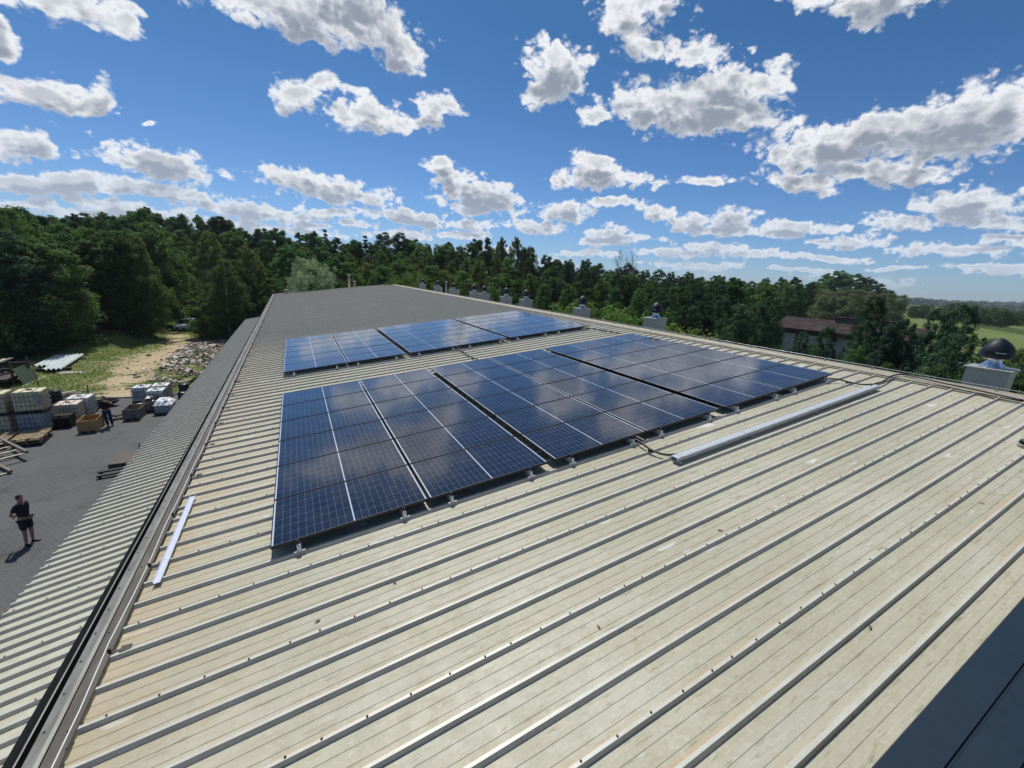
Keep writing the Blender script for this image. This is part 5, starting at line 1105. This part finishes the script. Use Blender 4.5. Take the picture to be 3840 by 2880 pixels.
def tree(kind, x, y, h, label, cat, group=None, w=1.0, z=GZ):
    if kind in used: o = copy_tree(PT[kind])
    else: o = PT[kind]; used.add(kind)
    s_ = h / PT[kind]['H']; ws = max(s_, .45 + .55 * s_) if kind not in ('ypine1', 'ypine2', 'dpine', 'bush', 'dbush', 'silver', 'willow') else s_
    o.location = (x, y, z - .05); o.scale = (ws * w, ws * w * random.uniform(.9, 1.1), s_); o.rotation_euler = (random.uniform(-.03, .03), random.uniform(-.03, .03), random.uniform(0, 6.28))
    tag(o, label, cat, group); return o
def tree_px(kind, px, py, dist, label, cat, group=None, w=1.0):
    """crown top seen at (px, py) of the 2212 px photo, dist metres away on the ground"""
    r_ = ray(px * 1.736, py * 1.736); k = dist / math.hypot(r_[0], r_[1]); P = CW + r_ * k
    return tree(kind, P[0], P[1], max(2.0, P[2] - GZ), label, cat, group, w)
SKX = [-250, 0, 40, 100, 200, 250, 290, 340, 380, 440, 470, 520, 560, 600, 650, 690, 730, 800, 850, 900, 960, 1000, 1060, 1100, 1140, 1180, 1240, 1290, 1340, 1360, 1400, 1460, 1520, 1600, 1700, 1760]
SKY = [440, 452, 462, 466, 458, 458, 448, 450, 462, 456, 462, 484, 486, 494, 496, 494, 508, 510, 500, 512, 520, 512, 508, 508, 514, 552, 552, 566, 576, 566, 580, 586, 594, 597, 600, 600]
sky_y = lambda x: float(np.interp(x, SKX, SKY))
ZL = lambda x: ('left wood' if x < 420 else 'wood behind the roof end' if x < 900 else 'wood right of the far corner' if x < 1300 else 'wood beyond the ventilators')
KL = {'oak1': 'dark broadleaf tree in the %s', 'oak2': 'dark broadleaf tree in the %s', 'ash': 'mid green leafy tree in the %s', 'birch1': 'drooping light birch in the %s', 'birch2': 'drooping light birch in the %s', 'pine1': 'dark pine in the %s', 'pine2': 'dark pine in the %s', 'spruce': 'pointed dark spruce in the %s'}
RL = ['on the skyline', 'middle rank', 'front rank']
CT = {'oak1': 'tree', 'oak2': 'tree', 'ash': 'tree', 'birch1': 'birch', 'birch2': 'birch', 'pine1': 'pine', 'pine2': 'pine', 'spruce': 'spruce'}
def pick(x, row):
    u = random.random()
    if x < 430: L_ = ['oak1', 'oak2', 'oak1', 'ash', 'pine1', 'birch1'] if row else ['oak1', 'pine1', 'pine2', 'oak2', 'pine2']
    elif x < 900: L_ = ['birch1', 'ash', 'birch2', 'oak2', 'birch1'] if row else ['pine2', 'birch1', 'spruce', 'pine1', 'oak2']
    elif x < 1180: L_ = ['birch1', 'birch2', 'oak2', 'birch2'] if row else ['birch1', 'birch2', 'birch1', 'oak2', 'pine2']
    else: L_ = ['pine1', 'pine2', 'oak2', 'dummy'] if row else ['pine1', 'oak1', 'oak1', 'oak2']
    k = L_[int(u * len(L_))]; return 'birch1' if k == 'dummy' else k
def wood_row(x0, x1, step, dist, dy, row):
    x = x0
    while x < x1:
        X = x + random.uniform(-.3, .3) * step; d_ = float(np.interp(X, *dist)) * random.uniform(.95, 1.05) + (22 if 318 < X < 446 else 0); kd = pick(X, row); z_ = ZL(X)
        tree_px(kd, X, sky_y(X) + dy + random.uniform(-3, 9) + (random.uniform(0, 22) if row else 0), d_, (KL[kd] % z_) + ', ' + RL[row], CT[kd], {'tree': 'trees', 'birch': 'birches', 'pine': 'pines', 'spruce': 'spruces'}[CT[kd]] + ' of the ' + z_ + ', ' + RL[row], random.uniform(.9, 1.2)); x += step
D0_ = ([-250, 300, 600, 900, 1150, 1400, 1760], [78, 92, 96, 92, 105, 125, 165])
wood_row(-200, 1760, 30, D0_, 0, 0)
wood_row(-185, 1760, 29, D0_, 10, 0)
wood_row(-190, 1230, 34, (D0_[0], [66, 78, 84, 80, 92, 110, 140]), 20, 1)
wood_row(-180, 300, 36, (D0_[0], [54, 64, 70, 70, 80, 100, 120]), 42, 2)
wood_row(720, 1200, 36, (D0_[0], [54, 64, 70, 68, 76, 100, 120]), 42, 2)
wood_row(1200, 1760, 34, (D0_[0], [54, 64, 70, 66, 80, 100, 130]), 8, 1)
# edge of the wood around the clearing
for x, y, h, kd, lb in ((-25.5, 45, 10, 'oak1', 'bushy dark tree at the left edge above the timber rack'), (-22.5, 50.5, 10.5, 'birch1', 'lighter drooping birch at the wood edge left of the clearing'), (-22.0, 55, 12, 'oak2', 'dark tree overhanging the long grass left of the clearing'), (-21.8, 60.5, 12.5, 'oak1', 'big dark tree at the wood edge, halfway along the clearing'),
        (-21.6, 66.5, 12.5, 'ash', 'brighter green tree at the left corner of the clearing'), (-27, 55, 13, 'oak2', 'dark tree in the second row left of the clearing, nearer one'), (-26, 63, 14, 'oak1', 'dark tree in the second row left of the clearing, farther one'), (-28.5, 42, 10, 'ash', 'mid green tree at the far left edge of the frame'), (-30, 48, 12, 'birch2', 'drooping birch behind the leftmost tree')):
    tree(kd, x, y, h, lb, CT[kd])
for px, py, d_, kd, lb in ((476, 548, 60, 'birch2', 'slender birch at the right side of the clearing, left of the wider one'), (500, 560, 64, 'ash', 'leafy tree between the slender birch and the wide light tree'), (540, 528, 66, 'birch1', 'tall light birch standing behind the end of the lower roof'), (565, 560, 70, 'ash', 'wide light green tree left of the silver bush'),
                       (443, 632, 63, 'ash', 'small leafy tree whose twigs hide the white car'), (590, 600, 63, 'ash', 'low leafy tree against the corner of the main roof')):
    tree_px(kd, px, py, d_, lb, CT[kd], None, 1.05)
tree_px('silver', 672, 553, 61, 'round silvery leaved bush rising behind the far roof edge', 'bush', None, .82)
for px, py, d_, kd in ((625, 600, 64, 'bush'), (735, 605, 62, 'bush'), (760, 590, 66, 'ash'), (830, 575, 66, 'ash'), (890, 590, 58, 'bush')): tree_px(kd, px, py, d_, {'bush': 'low green bush just beyond the far roof edge', 'ash': 'young leafy tree just beyond the far roof edge'}[kd], 'bush' if kd == 'bush' else 'tree', 'greenery beyond the far roof edge')
for x, y, h in ((-9.6, 58.5, 2.6), (-8.2, 56.0, 2.4), (-7.4, 58.5, 3.2), (-8.8, 62, 3), (-8.2, 60.5, 3.4)): tree('bush', x, y, h, 'leafy bush at the right edge of the clearing', 'bush', 'bushes at the right edge of the clearing')
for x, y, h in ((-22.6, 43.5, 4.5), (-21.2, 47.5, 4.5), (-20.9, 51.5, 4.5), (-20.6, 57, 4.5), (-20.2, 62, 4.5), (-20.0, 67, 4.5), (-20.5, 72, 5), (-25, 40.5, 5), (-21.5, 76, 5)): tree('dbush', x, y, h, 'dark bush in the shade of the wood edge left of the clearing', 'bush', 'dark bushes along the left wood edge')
# belt right of the ridge: young pines and bushes in front, darker trees towards the shed
random.seed(23)
for px, py, d_, kd in ((925, 572, 62, 'ash'), (960, 575, 62, 'birch2'), (1000, 585, 60, 'ash'), (1040, 560, 62, 'birch1'), (1085, 590, 55, 'oak2'), (1120, 600, 50, 'ypine1'), (1150, 590, 55, 'ypine2'), (1175, 605, 50, 'ypine1'), (1200, 600, 54, 'dpine'), (1228, 612, 48, 'ypine2'), (1250, 600, 52, 'ypine1'),
                       (1275, 615, 46, 'ypine1'), (1300, 600, 50, 'ypine2'), (1330, 612, 46, 'ypine1'), (1352, 600, 50, 'dpine'), (1380, 622, 44, 'ypine2'), (1405, 610, 48, 'ypine1'), (1430, 620, 46, 'dpine'), (1455, 608, 50, 'ypine1'), (1480, 618, 46, 'ypine2'), (1510, 600, 50, 'dpine'), (1545, 605, 50, 'dpine'),
                       (1580, 600, 54, 'oak2'), (1615, 610, 58, 'birch1'), (1650, 605, 60, 'birch1'), (1560, 640, 40, 'dpine'), (1600, 655, 36, 'dpine'), (1640, 650, 38, 'dpine'), (1675, 640, 46, 'dpine'), (1525, 650, 38, 'dpine'), (1490, 660, 34, 'dpine'), (1450, 665, 33, 'ypine2'), (1410, 660, 34, 'ypine1'),
                       (1370, 660, 34, 'ypine1'), (1330, 650, 36, 'ypine2'), (1240, 650, 36, 'ypine2'), (1205, 645, 38, 'ypine1'), (1170, 640, 38, 'ypine2'), (1130, 632, 42, 'ypine1'), (1065, 620, 46, 'ypine2'), (1010, 610, 52, 'ash'), (1672, 610, 62, 'birch1'), (1700, 612, 120, 'oak2'), (1725, 615, 110, 'oak1')):
    z_ = 'nearer belt left of the second ventilator' if px < 1260 else 'nearer belt between the ventilators and the shed'
    nm = {'ash': 'mid green leafy tree', 'birch1': 'drooping birch', 'birch2': 'drooping birch', 'oak1': 'dark leafy tree', 'oak2': 'dark leafy tree', 'ypine1': 'light green young pine', 'ypine2': 'light green young pine', 'dpine': 'dark green bushy pine'}[kd]
    tree_px(kd, px, py, d_, nm + ' in the ' + z_, 'pine' if 'pine' in kd else 'birch' if 'birch' in kd else 'tree', nm.replace('birch', 'birches') + ('' if 'birch' in nm else 's') + ' of the ' + z_, 1.05)
for px, py, d_, lb in ((1280, 655, 24, 'bright light green bush right behind the second ventilator'), (1320, 668, 25, 'bright light green bush left of the third ventilator, farther one'), (1460, 708, 22, 'bright green bush low behind the ridge, left of the shed')): tree_px('bush', px, py, d_, lb, 'bush')
for px, py, d_, kd, lb in ((1795, 705, 34, 'dpine', 'dark pine standing in front of the white shed wall'), (1868, 690, 36, 'dpine', 'dark pine covering the right end of the shed'), (1738, 716, 44, 'dpine', 'dark pine at the left corner of the shed'), (1905, 640, 40, 'dpine', 'taller dark pine right of the shed, its top against the willows'), (1860, 745, 30, 'ypine2', 'yellowish young pine low beside the shed'), (1935, 700, 32, 'dpine', 'dark pine right of the shed in the second row'),
                       (1975, 690, 32, 'dpine', 'dark bushy pine midway between shed and rightmost ventilator'), (2030, 668, 36, 'dpine', 'dark pine with two tips against the green field'), (2090, 655, 38, 'dpine', 'tallest dark pine against the green field'), (2070, 720, 28, 'dpine', 'dark low pine left of the rightmost ventilator'), (2140, 730, 34, 'dpine', 'dark pine behind the rightmost ventilator'),
                       (2010, 760, 25, 'dpine', 'low dark pine just over the ridge'), (1920, 770, 25, 'ypine1', 'low green pine just over the ridge, left of the dark one'), (2200, 735, 36, 'birch2', 'thin leafy tree at the right edge behind the ventilator'), (2260, 760, 30, 'dpine', 'dark pine outside the right edge'), (1700, 770, 30, 'dbush', 'round dark bush in front of the shed post'),
                       (2150, 790, 24, 'dbush', 'dark bush at the foot of the rightmost ventilator'), (1755, 745, 60, 'dbush', 'dark bush at the left end of the shed')): tree_px(kd, px, py, d_, lb, 'bush' if 'bush' in kd else 'pine' if 'pine' in kd else 'tree', None, .8)
# clump and willows beyond the shed
for px, py, d_, kd, lb in ((1790, 592, 250, 'oak1', 'left one of the big trees in the rounded clump beyond the shed'), (1815, 584, 250, 'oak2', 'highest big tree of the rounded clump beyond the shed'), (1845, 590, 255, 'oak1', 'big tree right of the highest in the rounded clump'), (1872, 598, 250, 'oak2', 'sloping right side tree of the rounded clump'), (1898, 612, 245, 'oak1', 'lower tree at the right of the rounded clump'),
                       (1920, 626, 240, 'pine1', 'flat topped pine ending the rounded clump'), (1830, 618, 230, 'oak1', 'dark lower tree in front of the rounded clump'), (1770, 612, 235, 'oak2', 'dark tree left of the rounded clump'), (1870, 628, 225, 'oak1', 'dark lower tree right in front of the rounded clump')): tree_px(kd, px, py, d_, lb, 'tree', None, 1.5)
for px, py, d_, lb in ((1762, 624, 165, 'grey green willow left of the pair'), (1808, 632, 150, 'grey green round willow, left of the pair'), (1848, 628, 150, 'grey green round willow, right of the pair'), (1915, 636, 150, 'grey green willow standing alone right of the pair')): tree_px('willow', px, py, d_, lb, 'willow', None, 1.0)
# hedgerow trees far out
for i in range(26):
    px = 1945 + i * 11.5 + random.uniform(-4, 4); d_ = random.choice([330, 420, 520]) ; y_ = 1.0 / 1.736 * (1045 + (px * 1.736 - 1920) * .0565) + random.uniform(5, 11)
    tree_px(random.choice(['oak1', 'oak2']), px, y_, d_, 'small dark hedgerow tree far out on the fields', 'tree', 'hedgerow trees on the fields', 1.2)
for px, y_, d_ in ((2065, 653, 300), (2120, 662, 290), (2150, 664, 300), (2175, 667, 290), (2100, 662, 310)): tree_px('oak1', px, y_, d_, 'larger dark tree in the hedge across the fields', 'tree', 'larger hedge trees on the fields', 1.3)

# leafless tree on the skyline
def bare(px, py, d_, label, dead=1.0):
    r_ = ray(px * 1.736, py * 1.736); P = CW + r_ * (d_ / math.hypot(r_[0], r_[1])); h = P[2] - GZ; t = empty('bare_tree', (P[0], P[1], GZ)); tag(t, label, 'tree'); rr = random.Random(int(px)); q = MB()
    def br(p, d, L_, r0, n):
        e = p + d * L_; q.tube([p, (p + e) / 2 + Vector((rr.uniform(-.1, .1), rr.uniform(-.1, .1), 0)) * L_ * .3, e], [r0, r0 * .75, r0 * .5], 'bark', 5)
        if n == 0: return
        for k in range(4 if n > 1 else 5):
            nd_ = (d + Vector((rr.uniform(-.6, .6), rr.uniform(-.6, .6), rr.uniform(-.05, .35)))).normalized(); br(p + d * L_ * rr.uniform(.45, 1), nd_, L_ * rr.uniform(.5, .7), r0 * .5, n - 1)
    br(Vector((0, 0, 0)), Vector((0, 0, 1)), h * .55, .2, 4); q.build('trunk', t)
bare(1357, 536, 112, 'leafless dead tree standing out on the skyline'); tree_px('birch2', 14, 428, 62, 'tall thin birch poking above the skyline at the left edge', 'birch')

# undergrowth below the crowns, distant woods, grass, rubble
def leaf_stuff(name, C_, size, m_, label, cat, seed=3, up=.6):
    r_ = np.random.default_rng(seed); n = len(C_); N_ = r_.normal(size=(n, 3)) + np.array([0, 0, up]); V, n = quads_mesh(name, C_, N_, size * r_.uniform(.6, 1.4, n), m_, seed=seed)
    o = bpy.data.objects.new(name, mesh_from_quads(name, V, n, m_)); COL.objects.link(o); tag(o, label, cat, None, 'stuff'); return o
r_ = np.random.default_rng(99); P = []
def belt(px0, px1, d0, d1, n, h):
    for _ in range(n):
        px = r_.uniform(px0, px1); u = r_.uniform(); d_ = np.interp(px, [-250, 300, 600, 900, 1150, 1400, 1760], d0) * (1 - u) + np.interp(px, [-250, 300, 600, 900, 1150, 1400, 1760], d1) * u
        q_ = ray(px * 1.736, 1000); k = d_ / math.hypot(q_[0], q_[1]); P.append((CW[0] + q_[0] * k, CW[1] + q_[1] * k, GZ + h * r_.uniform() ** .7 * (.7 + .3 * math.sin(px * .13) * math.sin(d_ * .7))))
belt(-240, 1760, [66, 88, 86, 70, 74, 90, 120], [90, 105, 110, 105, 120, 140, 180], 60000, 6.5)
belt(-240, 330, [54, 74, 80, 70, 80, 90, 120], [66, 86, 90, 90, 120, 140, 180], 16000, 4.5)
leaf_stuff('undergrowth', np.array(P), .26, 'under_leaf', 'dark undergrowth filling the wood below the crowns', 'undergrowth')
P = []
for k in range(70000):
    X = r_.uniform(20, 48); Y = r_.uniform(-14, 60); P.append((X, Y, GZ + 2.6 * r_.uniform() ** .8))
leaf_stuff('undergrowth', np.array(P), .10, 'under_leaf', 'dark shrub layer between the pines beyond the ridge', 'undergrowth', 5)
P = []
for k in range(52000):
    px = r_.uniform(1500, 2700); q_ = ray(px * 1.736, 1100); d_ = r_.uniform(1500, 1900) if r_.uniform() < .5 else r_.uniform(2500, 3100)
    kk = d_ / math.hypot(q_[0], q_[1]); hh = (10 + 3 * math.sin(px * .045) + 2 * math.sin(px * .19)) if d_ < 2000 else (26 + 7 * math.sin(px * .011 + 1) + 2 * math.sin(px * .21))
    P.append((CW[0] + q_[0] * kk, CW[1] + q_[1] * kk, GZ + hh * r_.uniform() ** .5))
leaf_stuff('distant_wood', np.array(P), 6.0, 'leaf_wood_far', 'long low wooded ridge along the right horizon', 'wood', 6)
P = []
while len(P) < 42000:
    X = r_.uniform(-24, -4); Y = r_.uniform(31.3, 76)
    s_ = float(sandf(np.array([X]), np.array([Y]))[0])
    if r_.uniform() < s_ * 1.2 + .05: continue
    P.append((X, Y, float(clear_h(np.array([X]), np.array([Y]))[0]) + r_.uniform(.0, .12)))
leaf_stuff('grass', np.array(P), .06, 'grass_blade', 'patchy green grass growing over the clearing', 'grass', 7, .2)
q = MB(); q_r = random.Random(4)
def chunk(q, x, y, z, s_, m_):
    a, b, c = s_ * q_r.uniform(.6, 1.5), s_ * q_r.uniform(.5, 1), s_ * q_r.uniform(.2, .5)
    M_ = Matrix.Translation((x, y, z)) @ Matrix.Rotation(q_r.uniform(0, 6.28), 4, 'Z') @ Matrix.Rotation(q_r.uniform(-.5, .5), 4, 'X') @ Matrix.Rotation(q_r.uniform(-.5, .5), 4, 'Y'); j = lambda: q_r.uniform(.75, 1.15)
    q.add([(-a * j(), -b * j(), -c), (a * j(), -b * j(), -c), (a * j(), b * j(), -c), (-a * j(), b * j(), -c), (-a * j(), -b * j(), c * j()), (a * j(), -b * j(), c * j()), (a * j(), b * j(), c * j()), (-a * j(), b * j(), c * j())],
          [(0, 3, 2, 1), (4, 5, 6, 7), (0, 1, 5, 4), (1, 2, 6, 5), (2, 3, 7, 6), (3, 0, 4, 7)], m_, False, M_)
n_ = 0
while n_ < 4300:
    X = q_r.uniform(-13, -3.5); Y = q_r.uniform(32.5, 57)
    dd = math.exp(-((X + 7.6) / 3.0) ** 2 - ((Y - 42) / 9.5) ** 2) + .22 * math.exp(-((X + 8) / 3.2) ** 2 - ((Y - 53) / 4) ** 2)
    if X < -9.9 - .05 * (Y - 36) * (Y > 36) and q_r.random() > .10: continue
    if q_r.random() > dd * 1.2 or (.5 + .5 * math.sin(X * 1.3 + 2 * math.sin(Y * .7)) * math.sin(Y * .9 + X)) < q_r.random() * .75: continue
    z = float(clear_h(np.array([X]), np.array([Y]))[0]) + q_r.uniform(-.03, .12) * dd
    chunk(q, X, Y, z, q_r.choice([.04, .05, .06, .06, .08, .08, .1, .13, .2]), q_r.choice(['concrete', 'concrete_pale', 'concrete_pale', 'concrete', 'brick', 'stone_dark', 'stone_dark', 'stone_dark', 'wood_grey', 'wood_pale'])); n_ += 1
tag(q.build('rubble'), 'heap of broken concrete and brick beside the lower roof', 'rubble', None, 'stuff')

# ------------------------------------------------------------------ thin summer haze round everything
q = MB(); q.box(-1500, 3600, -600, 4200, GZ - 1.2, 60, 'concrete'); hz_ = q.build('haze'); M = bpy.data.materials.new('haze_air'); M.use_nodes = True; t = M.node_tree; t.nodes.clear()
pv = t.nodes.new('ShaderNodeVolumePrincipled'); pv.inputs['Color'].default_value = (.80, .90, 1, 1); pv.inputs['Density'].default_value = .00015; pv.inputs['Anisotropy'].default_value = .3
o = t.nodes.new('ShaderNodeOutputMaterial'); t.links.new(pv.outputs[0], o.inputs['Volume']); hz_.data.materials.clear(); hz_.data.materials.append(M); tag(hz_, 'thin bluish summer haze', 'haze', None, 'stuff')

# small look-alike groups get their place in the row added to the label
ORDN = ['first', 'second', 'third', 'fourth', 'fifth', 'sixth', 'seventh', 'eighth', 'ninth', 'tenth', 'eleventh', 'twelfth', 'thirteenth']
by = {}
for o in S.objects:
    if o.parent is None and o.get('label') and o.get('group') and o.type == 'EMPTY': by.setdefault(o['label'], []).append(o)
for lb, L_ in by.items():
    if not 1 < len(L_) <= 13 or len(lb.split()) > 13: continue
    def sx_(o):
        q_ = RW @ (np.array(o.location) - CW); return q_[0] / q_[2]
    for k, o in enumerate(sorted(L_, key=sx_)): o['label'] = lb + ', ' + (ORDN[k] + ' from left' if len(L_) > 2 else ['left one', 'right one'][k])
